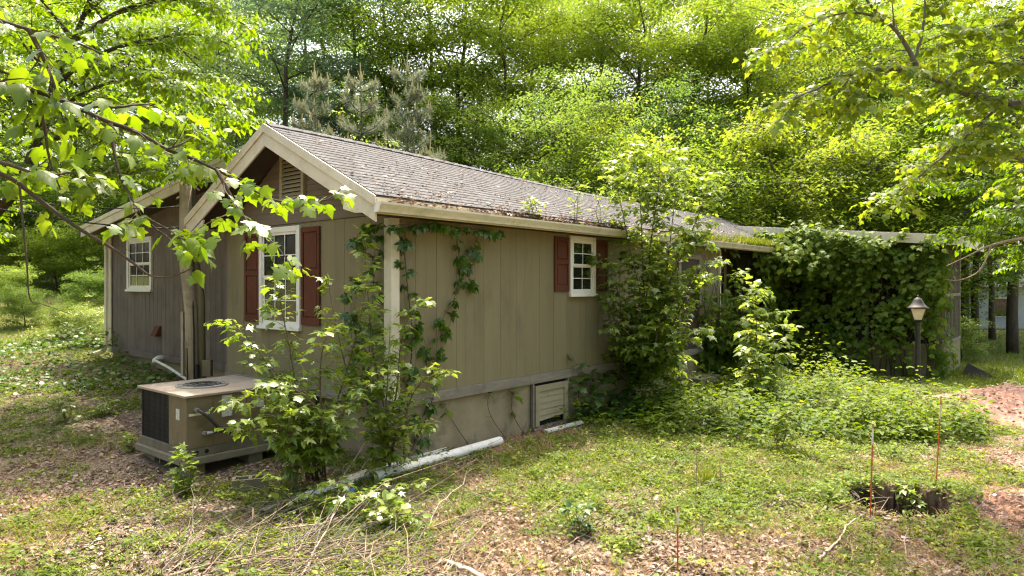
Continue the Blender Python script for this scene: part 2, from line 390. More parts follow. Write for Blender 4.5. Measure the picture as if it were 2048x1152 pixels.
# ------------------------------------------------------------------ ground
rng = np.random.default_rng(7)
def axis(parts):
    a = [np.arange(s, e, d) for s, e, d in parts]; return np.concatenate(a+[[parts[-1][1]]])
gx = axis([(-420,-60,30),(-60,-20,2.0),(-20,-7,.5),(-7,3.4,.12),(3.4,5.6,.045),(5.6,9,.12),(9,24,.5),(24,60,2.0),(60,420,30)])
gy = axis([(-60,0,6),(0,5,.4),(5,6.8,.09),(6.8,8.4,.045),(8.4,12,.12),(12,24,.4),(24,70,1.5),(70,600,30)])
GX, GY = np.meshgrid(gx, gy)
GZ = ground_z(GX, GY)
nx, ny = len(gx), len(gy)
idx = np.arange(nx*ny).reshape(ny, nx)
GF = np.stack([idx[:-1,:-1], idx[:-1,1:], idx[1:,1:], idx[1:,:-1]], -1).reshape(-1, 4)
gme = np_mesh('ground', np.stack([GX, GY, GZ], -1).reshape(-1, 3), GF, smooth=True)

def clay_mask(x, y):
    n = fbm(np.asarray(x)*1.6, np.asarray(y)*1.6, 21)
    d = np.sqrt(((x-HOLE[0])/HOLE[2])**2+((y-HOLE[1])/HOLE[3])**2)
    c = .55*sstep(1.45, 1.0, d+1.1*(n-.5))
    c = np.maximum(c, sstep(1.0, .4, np.sqrt(((x-5.5)/1.0)**2+((y-7.0)/.9)**2)+1.3*(n-.5)))
    c = np.maximum(c, sstep(1.2, .7, np.sqrt(((x-9.4)/2.2)**2+((y-13.0)/1.9)**2)+.5*(n-.5)))
    c = np.maximum(c, .85*sstep(.50, .66, n)*sstep(3.2, 5.5, x-.15*(y-5))*sstep(12.5, 9, y))
    t, v = hl(x, y)
    c = np.maximum(c, .9*sstep(.5, .1, np.abs(v+.25)+.5*(n-.5))*sstep(1.0, 1.8, t)*sstep(4.6, 3.6, t))
    c = np.maximum(c, .7*sstep(1.0, .2, np.abs(t-.1)+.6*(n-.5))*sstep(4.4, 4.8, v)*sstep(9.5, 8.0, v))
    return np.clip(c, 0, 1)
def green_mask(x, y):
    x = np.asarray(x, float); y = np.asarray(y, float)
    g = .42+.9*(fbm(x*.55, y*.55, 31)-.46)+1.5*(fbm(x*1.9, y*1.9, 33)-.5)
    t, v = hl(x, y)
    g = g+.35*sstep(6.2, 7.5, y)*sstep(-1.0, .8, x)            # greener towards the long wall
    g = g-.25*sstep(-1.5, -2.6, x)*sstep(10.5, 9.0, y)-.20*sstep(-3.5, -5.5, x)*sstep(17.5, 14.5, y)
    g = g-.45*sstep(3.9, 5.6, x-.15*(y-5))*sstep(11.5, 9.5, y)-.18*sstep(.5, 2.2, x)*sstep(6.8, 5.8, y)
    g = g+.5*sstep(-7, -9, x)*sstep(16.5, 19, y)               # the lawn behind the house
    g = g+.6*sstep(12, 14, x)*sstep(13.5, 15.5, y)
    return np.clip(g, 0, 1)*(1-.9*clay_mask(x, y))
def pit_shade_mask(x, y):        # dark soil inside the dug pit, with shade painted into its colour
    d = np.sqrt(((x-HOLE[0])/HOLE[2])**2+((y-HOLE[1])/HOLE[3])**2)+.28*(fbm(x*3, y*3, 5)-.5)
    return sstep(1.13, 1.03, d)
for nm, fn in (('clay', clay_mask), ('green', green_mask), ('pit_shade', pit_shade_mask)):
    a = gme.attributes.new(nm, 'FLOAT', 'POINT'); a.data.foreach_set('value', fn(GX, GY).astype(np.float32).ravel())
m, n, l, b, o = new_mat('forest_floor')
f1 = noise(n, l, 9, 6, .7); f2 = noise(n, l, 38, 4, .7)
brown = ramp(n, l, f2, [(.25, (.08, .055, .037)), (.5, (.175, .128, .09)), (.75, (.29, .222, .165))])
green = ramp(n, l, f2, [(.25, (.05, .065, .014)), (.55, (.105, .13, .022)), (.8, (.18, .185, .05))])
claym = ramp(n, l, f1, [(.25, (.15, .075, .045)), (.5, (.25, .135, .09)), (.8, (.36, .23, .17))])
a1 = n.new('ShaderNodeAttribute'); a1.attribute_name = 'green'; a2 = n.new('ShaderNodeAttribute'); a2.attribute_name = 'clay'
mm = n.new('ShaderNodeMath'); mm.operation = 'MULTIPLY_ADD'; l.new(f1, mm.inputs[0]); mm.inputs[1].default_value = 1.6; mm.inputs[2].default_value = -.85
ad = n.new('ShaderNodeMath'); ad.operation = 'ADD'; ad.use_clamp = True; l.new(a1.outputs['Fac'], ad.inputs[0]); l.new(mm.outputs[0], ad.inputs[1])
c = mixc(n, l, ad.outputs[0], brown, green); c = mixc(n, l, a2.outputs['Fac'], c, claym)
a3 = n.new('ShaderNodeAttribute'); a3.attribute_name = 'pit_shade'; c = mixc(n, l, a3.outputs['Fac'], c, (.016, .010, .007))  # near black over the pit walls, standing in for the shade there
l.new(c, b.inputs['Base Color']); b.inputs['Roughness'].default_value = .95; b.inputs['Specular IOR Level'].default_value = .15
bp = n.new('ShaderNodeBump'); bp.inputs['Strength'].default_value = .9; bp.inputs['Distance'].default_value = .03
l.new(f2, bp.inputs['Height']); l.new(bp.outputs[0], b.inputs['Normal'])
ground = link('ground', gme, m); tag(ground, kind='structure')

# ------------------------------------------------------------------ the house (local: x along the long wall, y away from it, z up)
H = empty('house', (HX, HY, 0), HA)
tag(H, 'overgrown single storey tan house with rust red shutters and shingle roof', 'house')
def ridge_z(t): return 4.62-.19*float(sstep(-.5, 9, t))
RV, EV, EZ = 2.25, -.30, 3.355               # ridge, eave edge
def roof_pt(t, s, lift=0.0):                 # s = 0 at the eave edge, 1 at the ridge
    rz = ridge_z(t); dz = rz-EZ; dv = RV-EV
    ln = math.hypot(dz, dv)
    return Vector((t, EV+s*dv-lift*dz/ln, EZ+s*dz+lift*dv/ln))

# foundation
fb = MB(); fb.box(0, 15, .04, .25, -.6, .60)
fb.box(.04, .24, .0+.26, 4.4, -.6, .60); fb.box(.54, .74, 4.4, 10.98, -.4, .62)
fb.build('foundation', M['foundation'], H)

# long wall: sheathing with a plank between every two grooves
lw = MB(); lw.box(0, 10.6, .0135, .12, .70, 3.20); lw.box(10.6, 15, 1.3135, 1.42, .45, 3.20); lw.box(10.585, 10.599, .13, 1.3, .45, 3.2); lw = lw.build('long_wall', M['groove'], H)
MB().box(10.61, 14.98, -.02, 1.3, .36, .45).build('entry_floor', M['concrete'], H)
MB().box(10.60, 14.98, .0, 1.31, 3.157, 3.17).build('entry_ceiling', M['soffit'], H)
MB().box(10.61, 10.70, -.05, .04, .452, 3.13).build('entry_post', M['cream'], H)
pk = MB().box(0, .1965, 0, .0125, 0, 2.46).build('siding_plank', M['siding'], lw, loc=(.03, 0, .725))
k = 1
while .03+k*.2 < 14.9:
    p = pk.copy(); COL.objects.link(p); p.parent = lw
    p.location = (.03+k*.2, 0.0015*math.sin(k*2.7)+(1.3 if .03+k*.2 > 10.5 else 0), .725); k += 1
# gable wall
gw = MB().box(.0135, .12, .12, 4.38, .70, 3.20).build('gable_wall', M['groove'], H)
gk = MB().box(0, .0125, 0, .1965, 0, 2.46)
gp0 = gk.build('siding_plank', M['siding'], gw, loc=(0, .03, .725))
for k in range(1, 22):
    p = gp0.copy(); COL.objects.link(p); p.parent = gw; p.location = (0.0015*math.sin(k*1.9), .03+k*.2, .725)
# lap boards over the frieze
gt = MB()
gt.prism([(.0, 3.2), (4.4, 3.2), (RV, 4.5)], lambda p, s: Vector((.03+.05*s, p[0], p[1])))
gt = gt.build('gable_end', M['groove'], H)
zb, k = 3.30, 0
while zb < 4.44:
    def half(z): return max(0.03, (4.56-z)/(4.56-3.10)*2.30)
    y0, y1 = RV-half(zb), RV+half(zb); y2, y3 = RV-half(zb+.093), RV+half(zb+.093)
    V = [(-.004,y0,zb),(.03,y0,zb),(.03,y1,zb),(-.004,y1,zb),(.012,y2,zb+.093),(.03,y2,zb+.093),(.03,y3,zb+.093),(.012,y3,zb+.093)]
    MB().hexa(V).build('lap_board', M['lap'], gt)
    zb += .09; k += 1
MB().box(-.022, .03, -.02, 4.42, 3.19, 3.298).build('frieze_board', M['lap'], H)

# wing wall
ww = MB()
ww.prism([(4.4, .62), (11, .62), (11, 3.50), (4.4, 4.30)], lambda p, s: Vector((.522+.1*s, p[0], p[1])))
ww = ww.build('wing_wall', M['groove'], H)
for k in range(33):
    y0 = 4.40+k*.2; y1 = min(y0+.1935, 10.99); zt = lambda y: 3.50+(11-y)/6.6*.8
    V = [(.5,y0,.745),(.521,y0,.745),(.521,y1,.745),(.5,y1,.745),(.5,y0,zt(y0)),(.521,y0,zt(y0)),(.521,y1,zt(y1)),(.5,y1,zt(y1))]
    MB().hexa(V).build('siding_plank', M['siding_worn'], ww)
MB().box(.47, .53, 4.40, 10.99, .60, .742).build('wing_skirt_board', M['siding_worn'], H)
MB().box(-.0, .4995, 4.385, 4.45, .60, 3.5).build('return_wall', M['siding_worn'], H)
# weathered skirt boards, butt jointed
for x0, x1 in ((-.03, 2.93), (2.935, 4.10), (4.105, 7.3), (7.305, 11.2), (11.205, 15)):
    MB().box(x0, x1-.004, -.038, .018, .578, .722).build('skirt_board', M['skirt'], H, bevel=.004)
MB().box(-.038, .018, .02, 4.4, .578, .722).build('skirt_board', M['skirt'], H)

# corner trims
ct = MB(); ct.box(-.045, .10, -.048, -.024, .70, 3.13); ct.box(-.047, -.024, -.0235, .10, .70, 3.13)
ct.build('corner_trim', M['cream'], H, bevel=.004)
wt = MB(); wt.box(.455, .48, 10.88, 11.02, .62, 3.45); wt.build('corner_trim', M['cream'], H)
ds = MB(); ds.box(.40, .47, 11.03, 11.12, .75, 3.4)
ds.tube([(.43, 11.07, .80), (.36, 11.12, .62), (.18, 11.3, .52)], .06, 8)
ds.build('downspout', M['cream'], H)

# window builder: on plane axis 'x' (gable, facing -x) or 'y' (long wall, facing -y)
def window(plane, at, a0, a1, z0, z1, cols, rows, shut=None, sill=True):
    def P(a, d, z): return (at-d, a, z) if plane == 'x' else (a, at-d, z)
    def bx(mb, A0, A1, d0, d1, Z0, Z1):
        p = [P(A0, d0, Z0), P(A1, d1, Z1)]
        return mb.box(*sorted((p[0][0], p[1][0])), *sorted((p[0][1], p[1][1])), *sorted((p[0][2], p[1][2])))
    tw = .085
    w = MB()
    bx(w, a0, a0+tw, .0, .045, z0, z1); bx(w, a1-tw, a1, .0, .045, z0, z1)
    bx(w, a0+tw, a1-tw, .0, .045, z1-tw, z1); bx(w, a0+tw, a1-tw, .0, .045, z0, z0+tw*1.1)
    wo = w.build('window', M['white'], H, bevel=.004)
    if sill: bx(MB(), a0-.02, a1+.02, .047, .075, z0+.0, z0+.045).build('window_sill', M['white'], wo)
    ia0, ia1, iz0, iz1 = a0+tw, a1-tw, z0+tw*1.1, z1-tw
    zm = .5*(iz0+iz1)
    for (Z0, Z1, d) in ((iz0, zm+.02, .012), (zm-.0, iz1, .026)):
        s = MB(); f = .042
        bx(s, ia0, ia0+f, d-.012, d, Z0, Z1); bx(s, ia1-f, ia1, d-.012, d, Z0, Z1)
        bx(s, ia0+f, ia1-f, d-.012, d, Z0, Z0+f); bx(s, ia0+f, ia1-f, d-.012, d, Z1-f, Z1)
        s.build('sash', M['white'], wo)
        A0, A1, B0, B1 = ia0+f, ia1-f, Z0+f, Z1-f
        mt = MB()
        for i in range(1, cols):
            a = A0+(A1-A0)*i/cols; bx(mt, a-.008, a+.008, d-.0055, d-.0005, B0, B1)
        for j in range(1, rows):
            z = B0+(B1-B0)*j/rows; bx(mt, A0, A1, d-.007, d-.002, z-.008, z+.008)
        mt.build('muntin', M['white'], wo)
        for i in range(cols):
            for j in range(rows):
                g = MB(); ca0, ca1 = A0+(A1-A0)*i/cols, A0+(A1-A0)*(i+1)/cols; cb0, cb1 = B0+(B1-B0)*j/rows, B0+(B1-B0)*(j+1)/rows
                bx(g, ca0, ca1, .0035, .0045, cb0, cb1); g.build('pane', M['glass'], wo)
    for (s0, s1) in shut or ():
        zt, zb2 = z1-.04, z0+.10
        s = MB(); f = .055
        bx(s, s0, s1, .0, .014, zb2, zt)
        bx(s, s0, s0+f, .0145, .034, zb2, zt); bx(s, s1-f, s1, .0145, .034, zb2, zt)
        zc = zb2+(zt-zb2)*.54
        for (q0, q1) in ((zb2, zb2+.11), (zc-.04, zc+.04), (zt-.075, zt)): bx(s, s0+f, s1-f, .0145, .034, q0, q1)
        sh = s.build('shutter', M['shutter'], H, bevel=.004)
        for (q0, q1) in ((zb2+.11, zc-.04), (zc+.04, zt-.075)):
            bx(MB(), s0+f+.022, s1-f-.022, .0145, .027, q0+.022, q1-.022).build('shutter_panel', M['shutter'], sh, bevel=.007)
    return wo
window('x', 0.0, 2.10, 3.27, 1.53, 3.15, 3, 2, ((1.60, 2.08), (3.29, 3.75)))
window('y', 0.0, 4.09, 4.92, 2.02, 3.12, 2, 2, ((3.64, 4.07), (4.94, 5.36)))
window('x', .5, 8.62, 9.94, 2.08, 3.30, 3, 2)
window('y', 1.3, 12.2, 14.2, 1.55, 3.0, 4, 2)
# front door with cream casing, behind the saplings
d = MB(); d.box(8.35, 8.47, -.05, 0, .72, 2.95); d.box(9.43, 9.55, -.05, 0, .72, 2.95); d.box(8.47, 9.43, -.05, 0, 2.83, 2.95)
d.build('door_frame', M['skirt'], H)
dr = MB().box(8.475, 9.425, -.03, -.002, .74, 2.825).build('door', M['soffit'], H)
MB().lathe([(.0, 0), (.03, .005), (.035, .03), (.0, .05)], 8).build('door_handle', M['steel'], dr, loc=(9.33, -.05, 1.7))
MB().box(8.4, 9.5, -.55, -.05, -.3, .12).build('door_step', M['concrete'], H)

# gable vent
vt = MB()
v0, v1, z0, z1 = 1.98, 2.64, 3.60, 4.29
vt.box(-.05, .0, v0, v0+.07, z0, z1-.03); vt.box(-.05, .0, v1-.07, v1, z0, z1-.03)
vt.box(-.055, .0, v0-.01, v1+.01, z0-.075, z0); vt.box(-.05, .0, v0+.07, v1-.07, z1-.09, z1-.03)
vt = vt.build('gable_vent', M['hatch'], H)
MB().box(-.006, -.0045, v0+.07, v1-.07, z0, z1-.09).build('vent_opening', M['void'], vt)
for k in range(9):
    z = z0+.012+k*.064
    V = [(-.048,v0+.07,z),(-.048,v0+.07,z+.012),(-.048,v1-.07,z+.012),(-.048,v1-.07,z),(-.010,v0+.07,z+.045),(-.010,v0+.07,z+.057),(-.010,v1-.07,z+.057),(-.010,v1-.07,z+.045)]
    MB().hexa([V[0],V[3],V[7],V[4],V[1],V[2],V[6],V[5]]).build('vent_slat', M['hatch'], vt)

# crawl space hatch in the foundation
hx0, hx1 = 3.02, 4.06
hf = MB(); hf.box(hx0, hx0+.035, -.03, .038, -.16, .576); hf.box(hx1-.04, hx1, -.03, .038, -.16, .576); hf.box(hx0+.035, hx1-.04, -.03, .038, -.24, -.165)
hatch = hf.build('hatch_frame', M['skirt'], H)
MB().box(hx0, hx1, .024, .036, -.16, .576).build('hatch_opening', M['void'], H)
hd = MB(); a, bq = hx0+.06, hx1-.06
hd.box(a, a+.10, -.045, -.01, -.15, .53); hd.box(bq-.10, bq, -.045, -.01, -.15, .53); hd.box(a+.1, bq-.1, -.045, -.01, .43, .53)
hdo = hd.build('hatch_door', M['hatch'], H)
for k in range(5):
    zt = .426-k*.104
    V0 = [(a+.1,-.03,zt-.100),(bq-.1,-.03,zt-.100),(bq-.1,-.012,zt-.100),(a+.1,-.012,zt-.100),(a+.1,-.022,zt),(bq-.1,-.022,zt),(bq-.1,-.012,zt),(a+.1,-.012,zt)]
    if k == 4: V0[0] = (a+.1,-.03,zt-.085); V0[1] = (bq-.1,-.03,zt-.05); V0[2] = (bq-.1,-.012,zt-.05); V0[3] = (a+.1,-.012,zt-.085)
    MB().hexa(V0).build('hatch_slat', M['hatch'], hdo)
# cracks and rust stains stay in the stucco material; vent hood and waste pipe of the wing
hood = MB(); hood.hexa([(.36,8.20,1.12),(.498,8.20,1.12),(.498,8.44,1.12),(.36,8.44,1.12),(.47,8.20,1.34),(.498,8.20,1.34),(.498,8.44,1.34),(.47,8.44,1.34)])
hood.build('vent_hood', M['shutter'], H)
pv = MB(); pv.tube([(.5,8.05,.66),(.36,8.05,.66),(.30,8.03,.63),(.28,8.0,.57)], .06, 10); pv.tube([(.30,8.0,.62),(.22,7.2,.55),(.05,5.9,.40)], .028, 8)
pv.build('waste_pipe', M['pvc'], H, smooth=True)

# ---- main roof: sheathing, then a shingle for every tab
rs = MB(); T = [-.5+.5*i for i in range(35)]
T = [t for t in T if t <= 16.5]
for i in range(len(T)-1):
    q = [roof_pt(T[i], 0), roof_pt(T[i+1], 0), roof_pt(T[i+1], 1), roof_pt(T[i], 1)]
    lo = [p-Vector((0, 0, .05)) for p in q]
    rs.hexa(lo+q)
    # the slope beyond the ridge
    f = lambda t, v: Vector((t, v, ridge_z(t)-(v-RV)*.49))
    q2 = [f(T[i], RV), f(T[i+1], RV), f(T[i+1], 4.74), f(T[i], 4.74)]
    rs.hexa([p-Vector((0, 0, .05)) for p in q2]+q2)
roof = rs.build('roof', M['shingle_dark'], H)
SLN = math.hypot(RV-EV, ridge_z(0)-EZ)
tabV = np.array([(0,0,.010),(.302,0,.010),(.302,.15,.004),(0,.15,.004),(0,0,.017),(.302,0,.017),(.302,.15,.010),(0,.15,.010)])
tabF = [(3,2,1,0),(4,5,6,7),(0,1,5,4),(1,2,6,5),(2,3,7,6),(3,0,4,7)]
tab_me = np_mesh('shingle', tabV, tabF); tab_me.materials.append(M['shingle'])
nc = 20; ex = SLN/nc; tabs = []
for j in range(nc):
    off = (j % 2)*.152+.02*math.sin(j*5)
    for i in range(-1, 56):
        t = -.5+off+i*.305
        if t > 16.2: continue
        wd = 1.0
        if t < -.505:
            wd = (t+.305+.5)/.305; t = -.5
            if wd < .05: continue
        tabs.append((t, j, wd))
def tab_mtx(t, j, wd=1.0):
    p = roof_pt(t, j/nc); q = roof_pt(t, (j+1)/nc) if j < nc-1 else roof_pt(t, 1); x = (roof_pt(t+.3, j/nc)-p).normalized()
    y = (q-p).normalized(); z = x.cross(y).normalized(); y = z.cross(x)
    rr = random.Random(int(t*100)*31+j)
    tw = rr.uniform(-.004, .004)
    mt = Matrix(((x.x,y.x,z.x,p.x),(x.y,y.y,z.y,p.y),(x.z,y.z,z.z,p.z),(0,0,0,1)))
    return mt @ Matrix.Rotation(tw, 4, 'Z') @ Matrix.Translation((0, rr.uniform(-.006, .003), 0)) @ Matrix.Diagonal((wd, 1, 1, 1))
def tab_size(tj):
    p = H.matrix_basis @ roof_pt(tj[0]+.15, (tj[1]+.5)/nc); return p.length
Hm = Matrix.Translation((HX, HY, 0)) @ Matrix.Rotation(HA, 4, 'Z')
tabs.sort(key=lambda tj: (Hm @ roof_pt(tj[0]+.15, (tj[1]+.5)/nc)-Vector((0, 0, CAMZ))).length)
for t, j, wd in tabs[:300]:
    o = bpy.data.objects.new('shingle', tab_me); COL.objects.link(o); o.parent = roof; o.matrix_basis = tab_mtx(t, j, wd)
VV, FF, TT = [], [], []
for t, j, wd in tabs[300:]:
    mt = np.array(tab_mtx(t, j, wd)); n0 = len(VV)*8
    VV.append(tabV @ mt[:3, :3].T+mt[:3, 3]); FF += [tuple(q+n0 for q in f) for f in tabF]; TT.append(random.Random(j*977+int(t*50)).random())
me = np_mesh('shingles', np.concatenate(VV), FF, np.repeat(TT, 8))
m = M['shingle'].copy(); m.name = 'asphalt_shingle_field'
n, l = m.node_tree.nodes, m.node_tree.links
oi = [q for q in n if q.bl_idname == 'ShaderNodeObjectInfo'][0]; mr = [q for q in n if q.bl_idname == 'ShaderNodeMapRange' and any(k2.from_node == oi for k2 in q.inputs[0].links)][0]
at = n.new('ShaderNodeAttribute'); at.attribute_name = 'tint'; l.new(at.outputs['Fac'], mr.inputs[0])
shf = link('shingles', me, m, roof); shf['kind'] = 'stuff'
# ridge caps
cap = MB()
cap.prism([(-.14,-.068),(0,.0),(.14,-.068),(.14,-.056),(0,.014),(-.14,-.056)], lambda p, s: Vector((s*.29, p[0], p[1])))
cm = None; t = -.5
while t < 16.0:
    if cm is None: cm = cap.build('ridge_cap', M['shingle'], roof); cm.rotation_euler = (0, -.03, 0); oo = cm
    else: oo = cm.copy(); COL.objects.link(oo); oo.parent = roof
    oo.location = (t, RV, ridge_z(t)+.016); t += .25
# wing roof
wr = MB()
wz = lambda v: 3.62+.125*(11.3-v)
for q0, q1 in ((-.02, 7.9),):
    V = [(q0,3.4,wz(3.4)-.05),(q1,3.4,wz(3.4)-.05),(q1,11.35,wz(11.35)-.05),(q0,11.35,wz(11.35)-.05),(q0,3.4,wz(3.4)),(q1,3.4,wz(3.4)),(q1,11.35,wz(11.35)),(q0,11.35,wz(11.35))]
    wr.hexa(V)
wro = wr.build('wing_roof', M['shingle_dark'], H)
def slope_board(name, x0, x1, ya, za, yb, zb_, drop, w, mat, bev=.004):
    """a board that follows a slope from (ya, za) to (yb, zb_), its top edge 'drop' below the line, 'w' deep"""
    V = []
    for dz in (-drop-w, -drop):
        V += [(x0,ya,za+dz),(x1,ya,za+dz),(x1,yb,zb_+dz),(x0,yb,zb_+dz)]
    return MB().hexa(V).build(name, mat, H, bevel=bev)
slope_board('wing_rake_board', -.03, .01, 3.5, wz(3.5), 11.35, wz(11.35), .0, .24, M['cream'])
slope_board('wing_rake_strip', -.052, -.031, 3.5, wz(3.5)+.012, 11.37, wz(11.37)+.012, .0, .085, M['cream'])
slope_board('wing_soffit', .011, .50, 4.55, wz(4.55), 11.33, wz(11.33), .16, .02, M['soffit'])
MB().box(-.03, 7.8, 11.36, 11.48, 3.44, 3.58).build('wing_gutter', M['black'], H)
# rake boards of the near gable: a deep fascia and a proud drip strip on both slopes
rz0 = ridge_z(-.5)
ez_r = EZ; lv = 4.78; lz = rz0-(lv-RV)*.49
# the two halves meet in a plumb joint at the ridge
slope_board('rake_board', -.53, -.50, EV-.02, EZ-.01, RV, rz0, .02, .30, M['cream'])
slope_board('rake_board', -.53, -.50, RV, rz0, lv, lz, .02, .30, M['cream'])
slope_board('rake_strip', -.555, -.531, EV-.04, EZ-.005, RV, rz0+.015, .0, .13, M['cream'])
slope_board('rake_strip', -.555, -.531, RV, rz0+.015, lv+.02, lz, .0, .13, M['cream'])
slope_board('rake_soffit', -.499, -.006, EV+.02, EZ, RV, rz0, .14, .02, M['soffit'], 0)
slope_board('rake_soffit', -.499, -.006, RV, rz0, lv, lz, .14, .02, M['soffit'], 0)
# boxed ends of the rakes
bx_ = MB(); bx_.prism([(EV-.02, EZ-.03), (.34, EZ+.145), (.34, 3.23), (.10, 3.165), (EV-.02, 3.145)], lambda p, s: Vector((-.528+.026*s+.0005, p[0], p[1])))
bx_.build('rake_return', M['cream'], H)
bx2 = MB(); bx2.prism([(lv, lz-.33), (lv-.62, lz-.30+.24), (lv-.55, 3.12), (lv-.2, 3.07), (lv, 3.10)], lambda p, s: Vector((-.528+.026*s+.0005, p[0], p[1])))
bx2.build('rake_return', M['cream'], H)
# long eave: fascia, soffit, gutter with end cap
MB().box(-.5, 14.6, EV-.02, EV+.005, 3.13, 3.335).build('fascia_board', M['cream'], H)
MB().box(-.5, 14.6, EV+.007, .0, 3.14, 3.155).build('eave_soffit', M['soffit'], H)
prof = [(0,0),(-.075,0),(-.085,.035),(-.105,.075),(-.118,.10),(-.118,.125),(-.108,.125),(-.106,.103),(-.075,.04),(-.068,.008),(-.008,.008),(-.008,.125),(0,.125)]
gu = MB(); gu.prism(prof, lambda p, s: Vector((-.53+15.1*s, EV-.022+p[0], 3.145+p[1])))
gut = gu.build('gutter', M['gutter'], H)
ce = MB(); ce.prism([(0,0),(-.075,0),(-.085,.035),(-.118,.10),(-.118,.125),(0,.125)], lambda p, s: Vector((-.545+.014*s, EV-.022+p[0], 3.145+p[1])))
ce.build('gutter_end_cap', M['white'], gut)

# ---- screened porch at the far end
pz = lambda v: 3.49+.095*(v+4.7)
pr = MB(); pr.hexa([(14.4,-4.72,pz(-4.72)-.04),(19.2,-4.72,pz(-4.72)-.04),(19.2,.95,pz(.95)-.04),(14.4,.95,pz(.95)-.04),(14.4,-4.72,pz(-4.72)),(19.2,-4.72,pz(-4.72)),(19.2,.95,pz(.95)),(14.4,.95,pz(.95))])
pr.build('porch_roof', M['shingle_dark'], H)
slope_board('porch_fascia', 14.375, 14.399, -4.74, pz(-4.74), .95, pz(.95), .02, .25, M['cream'])
MB().box(14.38, 19.2, -4.765, -4.741, pz(-4.74)-.27, pz(-4.74)-.02).build('porch_fascia', M['cream'], H)
slope_board('porch_soffit', 14.40, 15.0, -4.73, pz(-4.73), .9, pz(.9), .22, .02, M['soffit'], 0)
kw = MB(); kw.box(15.0, 15.12, -4.2, .0, -.4, .60); kw.box(15.125, 18.8, -4.2, -4.08, -.4, .60)
kw.build('porch_knee_wall', M['siding'], H)
sp = MB(); sp.box(14.97, 15.14, -4.23, 0, .602, .66); sp.box(15.141, 18.8, -4.23, -4.06, .602, .66); sp.build('porch_sill', M['skirt'], H)
pst = MB().box(15.0, 15.06, 0, .09, .662, 3.25)
p0 = None
for v in (-4.2, -3.35, -2.5, -1.65, -.8, -.1):
    if p0 is None: p0 = pst.build('porch_post', M['skirt'], H); p0.location = (0, v, 0)
    else:
        q = p0.copy(); COL.objects.link(q); q.parent = H; q.location = (0, v, 0)
s0 = None
for k in range(13):
    if s0 is None: s0 = MB().box(0, .05, -4.2, -4.12, .662, 3.3).build('porch_slat', M['skirt'], H); s0.location = (15.35, 0, 0)
    else: q = s0.copy(); COL.objects.link(q); q.parent = H; q.location = (15.35+k*.27, 0, 0)
MB().box(15.12, 18.8, -4.215, -4.11, 1.9, 1.98).build('porch_rail', M['skirt'], H)
MB().box(15.0, 15.1, -4.2, 0, 3.255, 3.36).build('porch_beam', M['cream'], H)
MB().box(15.045, 15.047, -4.1, 0, .665, 3.25).build('porch_screen', M['screen'], H)
MB().box(15.12, 18.8, -4.15, -4.148, .665, 3.25).build('porch_screen', M['screen'], H)
MB().box(18.8, 18.9, -4.2, 1, -.3, 3.4).build('porch_back_wall', M['siding'], H)
MB().box(15.13, 18.8, -.0, .1, -.3, 3.4).build('porch_inner_wall', M['siding'], H)
# far end and back of the house
MB().box(15.0, 16.2, .11, 4.4, -.3, 3.2).build('end_wall', M['siding'], H)
MB().box(.6, 7.6, 10.9, 11, -.2, 3.45).build('wing_back_wall', M['siding'], H)
bk = MB(); bk.box(8, 15, 4.3, 4.4, -.3, 3.2)
bk.build('back_wall', M['siding'], H)
# ------------------------------------------------------------------ things on the ground
# packaged air conditioner on its pad, against the gable (same local axes as the house)
ap = Vector((-4.09, 8.56, 0))
PAD = empty('equipment_pad', (ap.x, ap.y, -.2), HA); tag(PAD, 'raised concrete pad on short block legs carrying the tan air conditioner', 'concrete pad')
MB().box(-.06, 1.95, -.06, 1.42, .16, .255).build('slab', M['concrete'], PAD, bevel=.012)
for x in (.05, .85, 1.6):
    for y in (.02, 1.05): MB().box(x, x+.2, y, y+.3, -.15, .1595).build('block_leg', M['concrete'], PAD, bevel=.008)
A = empty('air_conditioner', (ap.x, ap.y, .058), HA)
tag(A, 'rusty tan packaged air conditioner cabinet with open black coil end', 'air conditioner')
z0, z1 = .10, .755
MB().box(0, 1.35, 0, .50, z0, z1).build('cabinet', M['ac'], A, bevel=.008)
MB().box(.40, 1.35, .501, 1.36, z0, z1).build('cabinet_rear', M['ac'], A, bevel=.008)
MB().box(.03, .395, .505, 1.34, z0, z1-.002).build('coil', M['black'], A)
cg = MB()
for i in range(22): cg.box(.016, .022, .52+i*.038, .525+i*.038, z0, z1)
for i in range(9): cg.box(.0225, .027, .51, 1.345, z0+.04+i*.07, z0+.045+i*.07)
for yy in (.505, 1.34): cg.box(.01, .035, yy, yy+.02, z0, z1-.003)
cg.build('coil_guard', M['rubber'], A)
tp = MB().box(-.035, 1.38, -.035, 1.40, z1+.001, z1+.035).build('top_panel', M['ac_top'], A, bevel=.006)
fr = MB(); cx, cy = .55, .72
fr.lathe([(.30, z1+.0355), (.34, z1+.0355), (.34, z1+.05), (.30, z1+.05)], 24, (cx, cy)); fr.build('fan_rim', M['steel'], A)
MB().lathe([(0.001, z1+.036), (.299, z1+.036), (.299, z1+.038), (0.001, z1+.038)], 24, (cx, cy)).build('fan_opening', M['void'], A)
g = MB()
for rr in (.06, .12, .18, .24): g.tube([(cx+rr*math.cos(a*math.pi/10), cy+rr*math.sin(a*math.pi/10), z1+.055) for a in range(21)], .004, 4)
for a in range(8): g.tube([(cx+.05*math.cos(a*math.pi/4), cy+.05*math.sin(a*math.pi/4), z1+.06), (cx+.33*math.cos(a*math.pi/4), cy+.33*math.sin(a*math.pi/4), z1+.05)], .004, 4)
g.build('fan_grille', M['black'], A)
br = MB(); br.box(-.02, 1.36, -.02, 1.37, .0, .099); br.build('base_rail', M['rail'], A)
